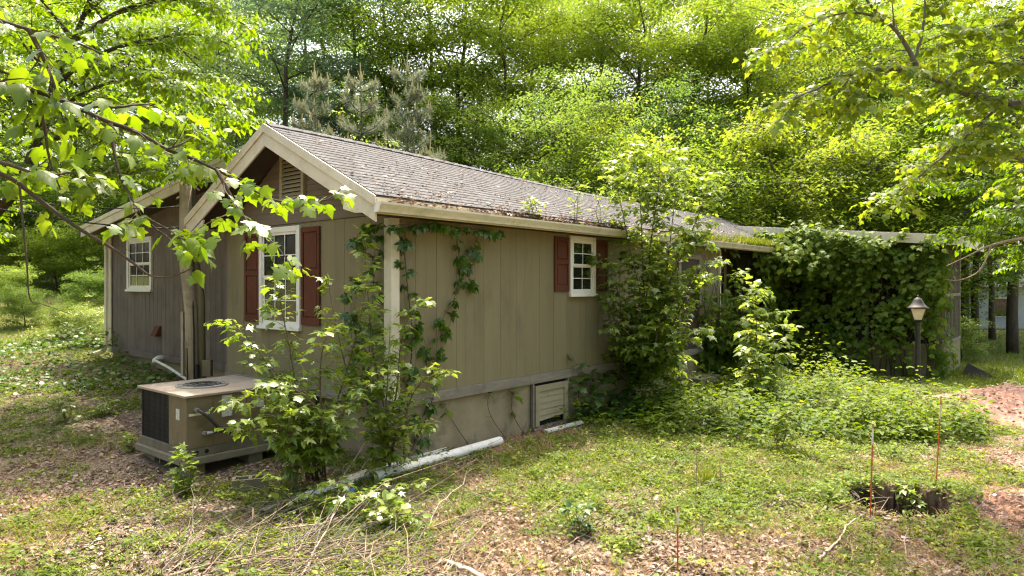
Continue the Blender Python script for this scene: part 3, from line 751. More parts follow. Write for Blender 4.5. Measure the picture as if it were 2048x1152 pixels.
for (x, y, ax) in ((.12,-.021,0),(.25,-.021,0),(-.021,.1,1),(-.021,.2,1)):
    MB().lathe([(0.001,0),(.028,0),(.028,.003),(0.001,.003)], 12).build('base_hole', M['void'], A, loc=(x, y, .05)).rotation_euler = ((R(90),0,0) if ax == 0 else (0,R(-90),0))
for (x0, x1) in ((.34,.35),(.80,.81),): MB().box(x0, x1, -.004, -.0005, z0+.02, z1-.02).build('panel_seam', M['groove'], A)
MB().box(.03, .30, -.006, -.0005, z0+.42, z0+.45).build('panel_handle', M['cream'], A)
MB().box(.46, .60, -.005, -.0005, z1-.30, z1-.02).build('rating_label', M['label'], A)
MB().box(.95, 1.06, -.005, -.0005, z1-.24, z1-.06).build('rating_label', M['label'], A)
MB().box(-.005, -.0005, .18, .28, z1-.30, z1-.16).build('warning_label', M['label'], A)
c1 = MB(); c1.tube([(.12,-.0,z1-.16),(.14,-.06,z1-.17),(.22,-.09,z1-.24),(.36,-.09,z1-.40),(.52,-.09,z1-.50),(.70,-.08,z1-.53)], .022, 8)
c1.tube([(.22,-.0,z0+.18),(.25,-.06,z0+.185),(.38,-.08,z0+.19),(.56,-.10,z0+.16)], .018, 8)
c1.build('conduit', M['rubber'], A, smooth=True)
c2 = MB(); c2.tube([(.12,.01,z1-.16),(.13,-.05,z1-.165)], .032, 8); c2.tube([(.22,.01,z0+.18),(.235,-.05,z0+.183)], .028, 8); c2.tube([(.235,-.05,z0+.183),(.30,-.075,z0+.188)], .024, 8)
c2.build('conduit_fitting', M['steel'], A)
MB().box(1.381, 1.96, .10, 1.2, z0+.05, z1-.12).build('duct_cover', M['ac'], A, bevel=.01)

# hollow block in front of the pad
bp0 = gp(500, 984); CB = empty('hollow_block', (bp0.x, bp0.y, bp0.z), R(20)); tag(CB, 'hollow concrete block lying in leaves in front of the air conditioner pad', 'concrete block')
cb = MB()
for (x0,x1,y0,y1) in ((-.2,.2,-.1,-.065),(-.2,.2,.065,.1),(-.2,-.165,-.065,.065),(.165,.2,-.065,.065),(-.02,.02,-.065,.065)): cb.box(x0,x1,y0,y1,-.03,.17)
cb.build('block', M['concrete'], CB)

# the service pole: two timbers with box, conduit and wires
pb = Vector((-5.80, 12.32, gz(-5.8, 12.32)))
PO = empty('utility_pole', pb, 0); tag(PO, 'weathered wooden service pole of paired timbers beside the wing wall', 'pole')
top = px(372, 345, 12.15)-pb
MB().tube([(.06,0,-.4),(.02,-.03,1.6),Vector((top.x,top.y,top.z*.6)),top], [.118,.115,.112,.105], 10).build('pole', M['timber'], PO, smooth=True)
t2 = px(386, 352, 12.3)-pb
MB().tube([(.20,.02,-.4),(.19,.0,1.8),Vector((t2.x,t2.y,t2.z*.7)),t2], [.07,.065,.062,.055], 8).build('brace_timber', M['timber_dark'], PO, smooth=True)
MB().box(.22, .38, -.06, .05, .38, .68).build('meter_box', M['ac'], PO, bevel=.01)
MB().box(-.125, -.085, -.12, -.06, .4, 1.55).build('wire_cover', M['timber'], PO)
w = MB(); w.tube([(.12,-.13,-.1),(.11,-.12,1.2),(.07,-.11,2.4),(.10,-.10,3.4)], .014, 6); w.tube([(.16,-.12,-.1),(.16,-.10,.6)], .03, 6); w.tube([(-.0,-.13,-.1),(-.01,-.12,.9)], .012, 6)
w.build('conduit', M['black'], PO)
w = MB()
e1 = px(-60, 385, 9.5)-pb; e2 = px(-60, 405, 10)-pb
def sagline(a, b_, s, k=14): return [a.lerp(b_, i/k)+Vector((0, 0, -s*4*(i/k)*(1-i/k))) for i in range(k+1)]
w.tube(sagline(Vector((-.12,-.05,3.45)), e1, .12), .009, 5); w.tube(sagline(Vector((-.12,-.05,3.05)), e2, .10), .011, 5)
w.tube([(-.1,-.06,3.05),(-.3,-.1,3.07)], .02, 6)
w.tube(sagline(Vector((.1,.05,3.9)), hw(-.45, 4.6, 3.9)-pb, .05, 6), .01, 5)
w.build('service_wire', M['black'], PO)
br = MB()
for i, (dx, dz) in enumerate(((.22,3.75),(-.2,3.6),(.25,3.2))): br.tube([(0,-.02,dz),(dx*.6,-.08,dz+.02),(dx,-.12,dz-.03)], .016, 5)
br.build('broken_branch_stub', M['dead_pale'], PO)

# pipes and downspouts on the ground along the foundation
def lying(a, b_, h0=.07, h1=.07):
    p, q = gp(*a), gp(*b_); p.z += h0; q.z += h1; return p, q
def ground_pipe(label, a, b_, r, mat, name='white_pipe', sq=False):
    p, q = lying(a, b_, r*.9, r*.9)
    d = (q-p); L = d.length; E = empty(name, p); E.rotation_mode = 'QUATERNION'; E.rotation_quaternion = d.to_track_quat('X', 'Z')
    tag(E, label, 'pipe', 'pipes and downspouts lying along the foundation')
    m = MB()
    if sq:      # ribbed downspout profile
        pr_ = []
        for i in range(24):
            an = 2*math.pi*i/24; rr = r*(1.0+.10*math.cos(an*6)); cx_, sy_ = math.cos(an), math.sin(an)
            k_ = 1/max(abs(cx_), abs(sy_)); pr_.append((rr*cx_*k_*1.15, rr*sy_*k_*.75))
        inner = [(x*.88, y*.88) for x, y in pr_]
        n_ = len(pr_)
        V = [Vector((s_, y, z)) for s_ in (0, L) for (y, z) in pr_]+[Vector((s_, y, z)) for s_ in (0, L) for (y, z) in inner]
        F = []
        for i in range(n_):
            j = (i+1) % n_
            F += [(i, j, n_+j, n_+i), (2*n_+j, 2*n_+i, 3*n_+i, 3*n_+j), (i, 2*n_+i, 2*n_+j, j), (n_+j, 3*n_+j, 3*n_+i, n_+i)]
        m.add(V, F); m.build('spout', mat, E)
    else:
        n_ = 16; V = []; F = []
        for s_, rr in ((0, r), (L, r), (L, r*.9), (0, r*.9)):
            for i in range(n_):
                an = 2*math.pi*i/n_; V.append((s_, rr*math.cos(an), rr*math.sin(an)))
        for k_ in range(4):
            for i in range(n_):
                j = (i+1) % n_; F.append((k_*n_+i, k_*n_+j, ((k_+1) % 4)*n_+j, ((k_+1) % 4)*n_+i))
        m.add(V, F); m.build('tube', mat, E, smooth=False)
        bell = MB().tube([(L*.0+.01,0,0),(L*.0+.16,0,0)], r*1.1, 16, cap=False).build('bell_end', mat, E, smooth=True)
    return E
ground_pipe('round white plastic pipe nearest the lawn, its open end below the hatch', (742, 966), (1000, 890), .068, M['pvc'])
ground_pipe('long ribbed white downspout lying between the round pipe and the foundation', (598, 1006), (945, 884), .045, M['pvc'], 'downspout', True)
ground_pipe('short ribbed cream downspout pressed against the foundation', (690, 966), (960, 876), .04, M['cream'], 'downspout', True)
ground_pipe('dirty grey downspout end sticking out by the dead brush', (522, 1034), (640, 985), .04, M['skirt'], 'downspout', True)
p = gp(700, 994); bt = MB().lathe([(.001,0),(.055,.005),(.07,.04),(.05,.09),(.02,.10),(.001,.10)], 10).build('blue_lid', M['blue'], None, loc=p)
tag(bt, 'blue plastic scrap half hidden beneath the downspouts', 'plastic scrap')
p, q = lying((1092, 868), (1164, 850), .04, .05)
d = q-p; E = empty('trim_board', p); E.rotation_mode = 'QUATERNION'; E.rotation_quaternion = d.to_track_quat('X', 'Z')
tag(E, 'short weathered white board on the ground below the crawl space hatch', 'board')
MB().box(0, d.length, -.055, .055, -.02, .02).build('board', M['pvc'], E, bevel=.004)
MB().box(.02, d.length*.7, .058, .12, -.03, -.005).build('batten', M['skirt'], E, bevel=.004)

# lamp post
lp = gp(1836, 772); L = empty('lamp_post', lp, R(-28)); tag(L, 'black lamp post with a flared cap and four cream panes in the weeds', 'lamp post')
zt = 1.53
MB().lathe([(.07,-.3),(.07,.25),(.058,.30),(.055,zt-.06),(.075,zt-.05),(.08,zt),(.05,zt+.02)], 14).build('post', M['post'], L, smooth=False)
ln = MB(); ln.lathe([(.10,zt+.02),(.115,zt+.03),(.115,zt+.05),(.09,zt+.06)], 4, rot=R(45)); ln = ln.build('lantern', M['post'], L)
w0, w1, h0, h1 = .085, .165, zt+.06, zt+.33
for k in range(4):
    a = k*math.pi/2; ca, sa = math.cos(a), math.sin(a)
    def q(x, y, z): return (x*ca-y*sa, x*sa+y*ca, z)
    MB().hexa([q(w0-.006,-w0+.012,h0),q(w0,-w0+.012,h0),q(w0,w0-.012,h0),q(w0-.006,w0-.012,h0),q(w1-.006,-w1+.014,h1),q(w1,-w1+.014,h1),q(w1,w1-.014,h1),q(w1-.006,w1-.014,h1)]).build('lamp_pane', M['lamp_glass'], ln)
    MB().tube([q(w0,w0,h0),q(w1,w1,h1)], .014, 4).build('lamp_frame', M['post'], ln)
capm = MB().lathe([(.235,h1-.005),(.24,h1+.012),(.19,h1+.045),(.135,h1+.11),(.10,h1+.18),(.075,h1+.235),(.04,h1+.255),(.03,h1+.26)], 20)
cpo = capm.build('lamp_cap', M['lamp_cap'], L, smooth=True)
MB().lathe([(.028,h1+.261),(.012,h1+.275),(.026,h1+.295),(.012,h1+.315),(.004,h1+.35)], 10).build('finial', M['lamp_cap'], cpo)

# marker rods
def rod(label, bot, toppx, Ld):
    b0 = gp(*bot); t_ = px(toppx[0], toppx[1], b0.y)
    d = t_-b0; E = empty('marker_rod', b0); tag(E, label, 'marker rod', 'orange survey rods stuck in the ground'); E.rotation_mode = 'QUATERNION'; E.rotation_quaternion = d.to_track_quat('Z', 'Y')
    MB().tube([(0,0,-.1),(0,0,d.length)], .007, 6).build('rod', M['stake'], E)
    for f0, f1 in Ld: MB().tube([(0,0,d.length*f0),(0,0,d.length*f1)], .0085, 6).build('band', M['tape'], E)
rod('orange rod standing at the near edge of the dug pit', (1742, 1036), (1747, 848), ((.78,.95),))
rod('orange rod in the weeds behind and to the right of the pit', (1874, 968), (1883, 792), ((.74,.9),))
rod('dark red rod at the lower edge of the photo, left of the pit', (1356, 1148), (1356, 1012), ((.72,.9),))

# dark panel leaning by the porch corner
p = gp(1958, 756); E = empty('panel_board', p); tag(E, 'dark flat panel lying tilted on the ground past the porch corner', 'panel')
q = [gp(1926, 750)+Vector((0,0,.06)), gp(1972, 764)+Vector((0,0,.0)), gp(1992, 758)+Vector((0,0,.05)), gp(1936, 743)+Vector((0,0,.24))]
q = [a_-p for a_ in q]; nn = (q[1]-q[0]).cross(q[3]-q[0]).normalized()*.035
MB().hexa([a_-nn for a_ in q]+q).build('board', M['dark_board'], E, bevel=.004)
MB().hexa([q[0]+Vector((-.02,-.05,-.06)), q[1]+Vector((0,-.06,-.02)), q[1]+Vector((0,-.02,-.02)), q[0]+Vector((-.02,-.01,-.06)), q[0]+Vector((-.02,-.05,-.02)), q[1]+Vector((0,-.06,.02)), q[1]+Vector((0,-.02,.02)), q[0]+Vector((-.02,-.01,-.02))]).build('edge_strip', M['concrete'], E)

# mound of red clay at the right
mx, my = np.meshgrid(np.linspace(-2.6, 2.6, 70), np.linspace(-2.4, 2.4, 66))
rr = np.sqrt((mx/2.3)**2+(my/2.0)**2); X0, Y0 = 9.9, 13.1
mz = .46*sstep(1.05, .1, rr+.35*(fbm((mx+9)*1.2, (my+5)*1.2, 41)-.5))+.10*(fbm((mx+9)*4, (my+5)*4, 43)-.5)*sstep(1.1, .8, rr)+.05*(fbm((mx+9)*11, (my+5)*11, 44)-.5)*sstep(1.1, .8, rr)
mz = ground_z(mx+X0, my+Y0)+mz-.05*sstep(.85, 1.1, rr)
ids = np.arange(mx.size).reshape(mx.shape)
mo = link('clay_mound', np_mesh('clay_mound', np.stack([mx, my, mz], -1).reshape(-1, 3), np.stack([ids[:-1,:-1], ids[:-1,1:], ids[1:,1:], ids[1:,:-1]], -1).reshape(-1, 4), smooth=True), M['clay'], None, (X0, Y0, 0))
tag(mo, 'low heap of red clay soil at the right of the lamp post', 'soil heap')

# far house seen between the trunks on the right
FH = empty('far_house', (27.0, 46, gz(27, 46)-.2), R(-18)); tag(FH, 'pale house with a brick end glimpsed between trunks at the far right', 'house')
MB().box(-3.0, 7, 0, 6, 0, 3.0).build('wall', M['far_white'], FH)
MB().box(-5.5, -3.01, -.1, 6, 0, 3.0).build('brick_wall', M['brick'], FH)
rf = MB(); rf.prism([(-.6, 3.0), (6.6, 3.0), (3, 4.6)], lambda p, s: Vector((-5.9+13.4*s, p[0], p[1]))); rf.build('roof', M['far_roof'], FH)
for x in (-1.8, 1.5, 4.6):
    wf = MB().box(x, x+1.2, -.06, -.001, 1.0, 2.3).build('window', M['white'], FH); MB().box(x+.08, x+1.12, -.075, -.061, 1.08, 2.22).build('pane', M['glass'], wf)

# fallen branches in the foreground
def fallen(label, pts, r0, r1, mat, seed, nt=5, tl=.5, hs=(.03, .10), group='dead branches lying in the foreground'):
    rg = random.Random(seed); P = []
    for i, (u, v) in enumerate(pts):
        h = hs[0]+(hs[1]-hs[0])*i/(len(pts)-1); P.append(gp(u, min(v, 1300), 0)+Vector((0, 0, h)))
    # smooth and wobble
    Q = []
    for i in range(len(P)-1):
        for k in range(4):
            f = k/4; p = P[i].lerp(P[i+1], f)
            Q.append(p+Vector((rg.uniform(-.012,.012), rg.uniform(-.012,.012), rg.uniform(-.008,.008))))
    Q.append(P[-1]); n_ = len(Q)
    E = empty('fallen_branch', Q[0]); tag(E, label, 'branch', group)
    rad = [r0+(r1-r0)*i/(n_-1) for i in range(n_)]
    MB().tube([q-Q[0] for q in Q], rad, 6).build('limb', M[mat], E, smooth=True)
    for k in range(nt):
        i = int(n_*rg.uniform(.25, .9)); d = (Q[min(i+1, n_-1)]-Q[i-1]).normalized()
        s = Vector((rg.uniform(-1, 1), rg.uniform(-1, 1), rg.uniform(-.05, .55)))
        dd = (d*.9+s*.65).normalized(); ll = tl*rg.uniform(.45, 1.1)*(1-.5*i/n_)
        T_ = [Q[i], Q[i]+dd*ll*.4+Vector((0,0,rg.uniform(-.02,.03))), Q[i]+dd*ll*.75+s*.06*ll, Q[i]+dd*ll+s*.18*ll]
        m_ = MB().tube([q-Q[0] for q in T_], [rad[i]*.55, rad[i]*.45, rad[i]*.3, .0015], 5)
        m2 = T_[2]; d2 = (dd+Vector((rg.uniform(-1,1), rg.uniform(-1,1), rg.uniform(-.2,.5)))*.7).normalized()
        m_.tube([m2-Q[0], m2+d2*ll*.3-Q[0]], [rad[i]*.28, .0012], 4)
        m_.build('twig', M[mat], E, smooth=True)
fallen('thick bare branch running up from the bottom edge of the brush', [(490,1190),(540,1145),(600,1100),(660,1050),(735,1020)], .016, .005, 'dead', 1, 9, .7)
fallen('long bare branch arching right across the grass at the bottom', [(560,1150),(660,1130),(760,1108),(850,1072),(930,1040),(975,1028)], .017, .004, 'dead', 2, 8, .55, (.05,.05))
fallen('pale slender branch rising from the brush towards the pipes', [(600,1170),(650,1090),(700,1010),(740,950),(775,915)], .009, .002, 'dead_pale', 3, 6, .5, (.05,.35))
fallen('pale thin branch whose tip reaches the foundation cracks', [(655,1060),(690,985),(735,930),(800,905),(900,895)], .010, .002, 'dead_pale', 4, 5, .4, (.10,.62))
fallen('bare grey branch lying lowest along the bottom edge, left of the brush', [(330,1165),(420,1140),(520,1120),(610,1108),(700,1100)], .016, .005, 'dead', 5, 6, .5)
fallen('thin branch slanting across the leaves below the air conditioner', [(270,1150),(340,1090),(400,1020),(430,985),(480,945)], .011, .003, 'twig', 6, 5, .45, (.03,.12))
fallen('bleached branch lying across the middle of the brush heap', [(420,1085),(540,1075),(650,1062),(740,1050)], .012, .004, 'dead_pale', 7, 6, .4)
fallen('thin dark branch pointing up beside the brush heap', [(480,1170),(520,1100),(570,1030),(610,985),(620,960)], .010, .002, 'twig', 8, 6, .4, (.04,.35))
fallen('short pale limb with peeled bark at the bottom centre', [(884,1128),(915,1145),(950,1166),(985,1190)], .024, .02, 'dead_pale', 9, 1, .2)
fallen('crooked pale stick in the grass in front of the pit', [(1640,1130),(1655,1110),(1680,1090),(1692,1062),(1712,1050)], .013, .005, 'dead_pale', 10, 2, .25, (.03,.06))
fallen('yellowish dry stem lying aslant right of the grass centre', [(1130,1105),(1180,1070),(1225,1035),(1260,1005)], .008, .003, 'dead', 11, 3, .3, (.04,.06))
fallen('small forked dead twig standing in the leaves left of the pad', [(318,935),(330,905),(338,880),(322,858)], .006, .0015, 'dead_pale', 12, 5, .3, (.05,.30))
fallen('pale twig tangle at the right edge of the long pipes', [(850,1075),(880,1020),(925,985),(935,955)], .007, .002, 'dead_pale', 13, 5, .3, (.05,.12))
fallen('brown brushwood lying among the weeds left of the lamp post', [(1690,770),(1730,790),(1770,800),(1800,806)], .022, .008, 'bark', 14, 9, .7, (.15,.08))
fallen('pale leaning stick propped against the vines by the porch', [(1438,752),(1444,720),(1452,695),(1460,672)], .013, .009, 'dead_pale', 15, 0, .1, (.02,.5))
fallen('thin pale stick beside the pit rim', [(1700,975),(1740,985),(1775,1000)], .006, .003, 'dead_pale', 16, 3, .2, (.04,.02))
# ------------------------------------------------------------------ plants with their own stems and leaves
def smooth_path(P, k=4, wob=0.0, rg=None):
    out = []
    n_ = len(P)
    for i in range(n_-1):
        p0, p1, p2, p3 = P[max(i-1, 0)], P[i], P[i+1], P[min(i+2, n_-1)]
        for j in range(k):
            t = j/k
            q = .5*((2*p1)+(p2-p0)*t+(2*p0-5*p1+4*p2-p3)*t*t+(3*p1-p0-3*p2+p3)*t*t*t)
            if wob and rg: q = q+Vector((rg.uniform(-wob, wob), rg.uniform(-wob, wob), rg.uniform(-wob, wob)))
            out.append(q)
    out.append(P[-1]); return out

def rvec(rg): 
    v = Vector((rg.gauss(0, 1), rg.gauss(0, 1), rg.gauss(0, 1))); return v.normalized()

def side_twigs(path, rad, rg, spacing, L, start=.1, up=.15, flat=.5, fwd=.55, taper=True):
    """twigs leaving a stem: list of (points, radii)"""
    out = []; acc = 0; tot = sum((path[i+1]-path[i]).length for i in range(len(path)-1)); run = 0
    nxt = start*tot; sgn = 1
    for i in range(len(path)-1):
        seg = path[i+1]-path[i]; sl_ = seg.length
        while nxt < run+sl_ and sl_ > 1e-6:
            f = (nxt-run)/sl_; p = path[i]+seg*f; d = seg.normalized()
            s = d.cross(Vector((0, 0, 1))); s = s.normalized() if s.length > .2 else rvec(rg)
            q = rvec(rg); q.z *= (1-flat)
            w_ = (s*sgn*.9+q*.8); sgn = -sgn
            dd = (d*fwd+w_.normalized()*.85+Vector((0, 0, up))).normalized()
            frac = nxt/tot; ll = L*rg.uniform(.6, 1.15)*((1.0-.55*frac) if taper else 1)
            bend = rvec(rg)*.25*ll
            pts = [p, p+dd*ll*.35, p+dd*ll*.7+bend*.4+Vector((0, 0, -.04*ll)), p+dd*ll+bend*.8+Vector((0, 0, -.12*ll))]
            r_ = rad[min(i, len(rad)-1)]
            out.append((pts, [min(r_*.5, .02*ll+.002)]*1+[min(r_*.4, .014*ll+.0015), min(r_*.3, .009*ll+.001), .001]))
            nxt += spacing*rg.uniform(.6, 1.4)
        run += sl_
    out.append(([path[-2], path[-1]], [rad[-1]]*2))
    return out

def leaves_on(twigs, rg, spacing, size, start=.25, droop=.35, lat=.8, up=1.0, jit=.45, pet=.35, tip=True):
    P, D, N, S = [], [], [], []
    for pts, _ in twigs:
        tot = sum((pts[i+1]-pts[i]).length for i in range(len(pts)-1)); run = 0; nxt = tot*start; sg = 1
        for i in range(len(pts)-1):
            seg = pts[i+1]-pts[i]; sl_ = seg.length
            if sl_ < 1e-6: continue
            d = seg/sl_; s = d.cross(Vector((0, 0, 1))); s = s.normalized() if s.length > .15 else rvec(rg)
            while nxt < run+sl_:
                p = pts[i]+seg*((nxt-run)/sl_)
                h = (d*.45+s*sg*lat+rvec(rg)*.35+Vector((0, 0, -droop))).normalized(); sg = -sg
                sz = size*rg.uniform(.5, 1.22)
                P.append(p+h*pet*sz); D.append(h); N.append((Vector((0, 0, up))+rvec(rg)*jit).normalized()); S.append(sz)
                nxt += spacing*rg.uniform(.5, 1.5)
            run += sl_
        if tip:
            d = (pts[-1]-pts[-2]).normalized()
            h = (d+Vector((0, 0, -droop))+rvec(rg)*.3).normalized()
            P.append(pts[-1]); D.append(h); N.append((Vector((0, 0, up))+rvec(rg)*jit).normalized()); S.append(size*rg.uniform(.5, 1.0))
    return P, D, N, S

LEAF_ME = {}
def leaf_variants(key, Ts, mat):
    if key not in LEAF_ME:
        out = []
        for i, (T, tv) in enumerate([(T, tv) for T in Ts for tv in (.15, .5, .85)]):
            me = np_mesh('leaf', T[0], T[1], np.full(len(T[0]), tv)); me.materials.append(mat); out.append(me)
        LEAF_ME[key] = out
    return LEAF_ME[key]

def put_leaves(root, P, D, N, S, Ts, mat, key, seed, nobj=300, stuff='foliage'):
    rg = random.Random(seed)
    P = np.array(P, float).reshape(-1, 3); D = np.array(D, float).reshape(-1, 3); N = np.array(N, float).reshape(-1, 3); S = np.array(S, float)
    if not len(P): return
    u, v = project(P); inv = (u > -20) & (u < 2068) & (v > -20) & (v < 1172) & (P[:, 1] > .3)
    score = S/np.maximum(P[:, 1], .3)*np.where(inv, 1, .01)
    order = np.argsort(-score)
    a, b_ = order[:nobj], order[nobj:]
    vs = leaf_variants(key, Ts, mat); RM = frames(D, N); r0 = root.location
    for i in a:
        o = bpy.data.objects.new('leaf', rg.choice(vs)); COL.objects.link(o); o.parent = root
        m_ = RM[i]*S[i]; p = P[i]
        o.matrix_basis = Matrix(((m_[0,0],m_[0,1],m_[0,2],p[0]-r0[0]),(m_[1,0],m_[1,1],m_[1,2],p[1]-r0[1]),(m_[2,0],m_[2,1],m_[2,2],p[2]-r0[2]),(0,0,0,1)))
    if len(b_):
        rn = np.random.default_rng(seed)
        Vs, Fs, Ts_, n0 = [], [], [], 0
        for k, T in enumerate(Ts):
            sel = b_[k::len(Ts)]
            if not len(sel): continue
            V, F, t = scatter_arrays(T, P[sel], D[sel], N[sel], S[sel], rn.random(len(sel)))
            Vs.append(V-np.array(r0)); Fs.append(F+n0); Ts_.append(t); n0 += len(V)
        o = link(stuff, np_mesh(stuff, np.concatenate(Vs), np.concatenate(Fs), np.concatenate(Ts_)), mat, root); o['kind'] = 'stuff'

def plant(name, label, cat, base, stems, mat_bark, leafkey, Ts, seed, tw=(.15, .4), tw2=None, lf=(.07, .1), group=None, nobj=300,
          droop=.35, up=.15, start=.15, lstart=.25, jit=.45, sides=5, flat=.5, wob=.0, stemname='stem', leaf_up=1.0):
    rg = random.Random(seed)
    root = empty(name, base); tag(root, label, cat, group)
    mb = MB(); tws = []
    for pts, r0, r1 in stems:
        P = smooth_path([Vector(p) for p in pts], 4, wob, rg); n_ = len(P)
        rad = [r0+(r1-r0)*i/(n_-1) for i in range(n_)]
        mb.tube([p-Vector(base) for p in P], rad, max(sides, 6))
        t1 = side_twigs(P, rad, rg, tw[0], tw[1], start, up, flat)
        tws += t1
        if tw2:
            for q, rr in t1[:-1]:
                tws += side_twigs(q, rr, rg, tw2[0], tw2[1], .25, up*.6, flat)[:-1]
    mb.build(stemname, mat_bark, root, smooth=True)
    m2 = MB()
    for q, rr in tws: m2.tube([p-Vector(base) for p in q], rr, 3, cap=False)
    m2.build('twigs', mat_bark, root)['kind'] = 'stuff'
    P, D, N, S = leaves_on(tws, rg, lf[0], lf[1], lstart, droop, jit=jit, up=leaf_up)
    put_leaves(root, P, D, N, S, Ts, LM[leafkey], leafkey+str(len(Ts[0][0])), seed, nobj)
    return root

def pp(L_, dz=0): return [px(u, v, Y) for (u, v, Y) in L_]

# ---- maple whose lower boughs reach in from the left
mb0 = Vector((-4.7, 2.6, gz(-4.7, 2.6)))
st = [([mb0+Vector((0,0,-.3)), mb0+Vector((.05,.05,1.5)), mb0+Vector((0,.1,3.2)), mb0+Vector((.15,.1,5.2)), mb0+Vector((.1,.2,7.5))], .17, .05)]
maple_stems = [
 ([mb0+Vector((.02,.1,2.7)), px(-250,120,2.85), px(0,166,3.0), px(70,181,3.05), px(140,208,3.1), px(208,240,3.18), px(280,267,3.25), px(334,299,3.3), px(384,317,3.38), px(434,340,3.45), px(487,368,3.55), px(545,399,3.65), px(600,404,3.75), px(653,399,3.85), px(682,378,3.9)], .015, .003),
 ([px(222,248,3.18), px(228,295,3.15), px(240,347,3.12), px(264,398,3.1), px(284,432,3.1)], .010, .002),
 ([px(434,340,3.45), px(455,379,3.42), px(476,416,3.4), px(499,448,3.4), px(528,470,3.4), px(560,500,3.4), px(588,540,3.42)], .011, .002),
 ([mb0+Vector((.05,.1,2.1)), px(-200,290,2.75), px(0,347,2.9), px(69,392,2.95), px(150,452,3.0), px(219,493,3.05), px(265,525,3.08), px(303,552,3.1), px(344,553,3.12), px(388,535,3.15)], .013, .002),
 ([px(40,372,2.92), px(46,440,2.9), px(54,530,2.9), px(60,598,2.92), px(84,608,2.95), px(140,628,3.0)], .005, .0012),
 ([mb0+Vector((.05,.1,3.6)), px(-200,-120,2.7), px(-40,20,2.85), px(60,60,2.95), px(150,85,3.05), px(210,110,3.15)], .014, .003),
 ([px(60,60,2.95), px(90,120,3.0), px(110,170,3.0), px(130,250,3.05)], .012, .002),
 ([px(69,180,3.05), px(90,250,3.05), px(100,320,3.05), px(130,400,3.1)], .010, .002),
 ([px(139,208,3.1), px(230,215,3.2), px(300,210,3.35), px(360,240,3.5)], .010, .002),
 ([px(334,299,3.3), px(370,285,3.35), px(395,262,3.45)], .007, .0015),
 ([px(303,450,3.1), px(330,470,3.12), px(372,480,3.15), px(385,500,3.15)], .006, .0015),
 ([px(284,432,3.1), px(330,455,3.1), px(370,482,3.12)], .006, .0015),
 ([px(-100,300,2.8), px(20,330,2.85), px(90,352,2.9), px(150,345,2.95), px(215,360,3.0)], .010, .002),
]
mroot = plant('maple_tree', 'maple standing beyond the left edge whose leafy boughs hang before the house', 'tree', mb0, st+maple_stems[:3]+maple_stems[5:], M['bark'], 'maple',
      [T_MAPLE, T_MAPLE2, T_MAPLE3], 11, tw=(.066, .27), lf=(.050, .082), droop=.55, up=.02, start=.12, lstart=.3, jit=.65, stemname='trunk')
low = MB(); rg = random.Random(4)
for pts, r0, r1 in maple_stems[3:5]:
    P = smooth_path(pts, 4); low.tube([p-mb0 for p in P], [r0+(r1-r0)*i/(len(P)-1) for i in range(len(P))], 6)
    for q, rr in side_twigs(P, [r1*1.3]*len(P), rg, .22, .16, .35): low.tube([p-mb0 for p in q], rr, 4)
low.build('bare_bough', M['twig'], mroot, smooth=True)

# ---- tree beyond the right edge with yellow-green leaves on spreading limbs
rb = Vector((8.9, 9.2, gz(8.9, 9.2)))
k9 = lambda L_: [px(u, v, Y) for u, v, Y in L_]
rst = [([rb+Vector((0,0,-.3)), rb+Vector((.05,0,2)), rb+Vector((-.1,0,4.2)), rb+Vector((-.1,.1,6.5)), rb+Vector((.2,.1,9))], .2, .06),
 ([rb+Vector((-.08,0,4.0)), px(2160,240,9.0), px(2048,214,8.9), px(2003,205,8.8), px(1951,193,8.7), px(1882,165,8.6), px(1823,142,8.5), px(1760,139,8.4), px(1708,144,8.3), px(1656,167,8.2), px(1621,184,8.1), px(1562,212,8.0)], .075, .006),
 ([px(1835,145,8.5), px(1826,120,8.5), px(1791,64,8.5), px(1746,20,8.5), px(1700,-40,8.5)], .035, .012),
 ([px(1775,45,8.5), px(1700,25,8.4), px(1620,50,8.3), px(1560,90,8.2), px(1510,110,8.1)], .018, .004),
 ([px(1823,128,8.5), px(1840,80,8.55), px(1850,0,8.6), px(1860,-60,8.6)], .02, .01),
 ([rb+Vector((-.05,0,3.2)), px(2048,322,8.9), px(1969,302,8.8), px(1920,285,8.7), px(1878,320,8.6), px(1809,375,8.5), px(1770,400,8.4)], .035, .004),
 ([px(2003,205,8.8), px(1960,250,8.75), px(1920,285,8.7)], .022, .015),
 ([rb+Vector((-.1,0,4.8)), px(2110,120,8.9), px(2040,130,8.8), px(1960,128,8.7), px(1900,150,8.6)], .03, .006),
 ([rb+Vector((-.1,0,5.6)), px(2120,20,8.9), px(2030,40,8.8), px(1950,70,8.7), px(1880,95,8.6)], .03, .005),
 ([rb+Vector((-.1,0,6.2)), px(2060,-60,8.9), px(1960,-30,8.8), px(1860,10,8.7)], .03, .005),
 ([px(1708,144,8.3), px(1670,190,8.3), px(1630,225,8.25)], .014, .003),
 ([px(1760,139,8.4), px(1735,175,8.4), px(1705,215,8.4)], .012, .003),
 ([rb+Vector((0,0,2.4)), px(2100,470,8.7), px(2048,476,8.6), px(1983,490,8.5), px(1931,514,8.45), px(1893,532,8.4)], .03, .003)]
plant('yellow_green_tree', 'yellow-green tree spreading its limbs in from the right edge above the porch', 'tree', rb, rst[:-1], M['bark_grey'], 'yellow',
      [T_LOBE, T_MAPLE2], 12, tw=(.085, .70), tw2=(.14, .38), lf=(.055, .098), droop=.4, up=.02, start=.2, lstart=.2, jit=.5, stemname='trunk', wob=.012)
rr_ = [o for o in bpy.data.objects if o.name == 'yellow_green_tree'][0]
low = MB(); rg = random.Random(5)
P = smooth_path(rst[-1][0], 4); low.tube([p-rb for p in P], [.03-.027*i/(len(P)-1) for i in range(len(P))], 6)
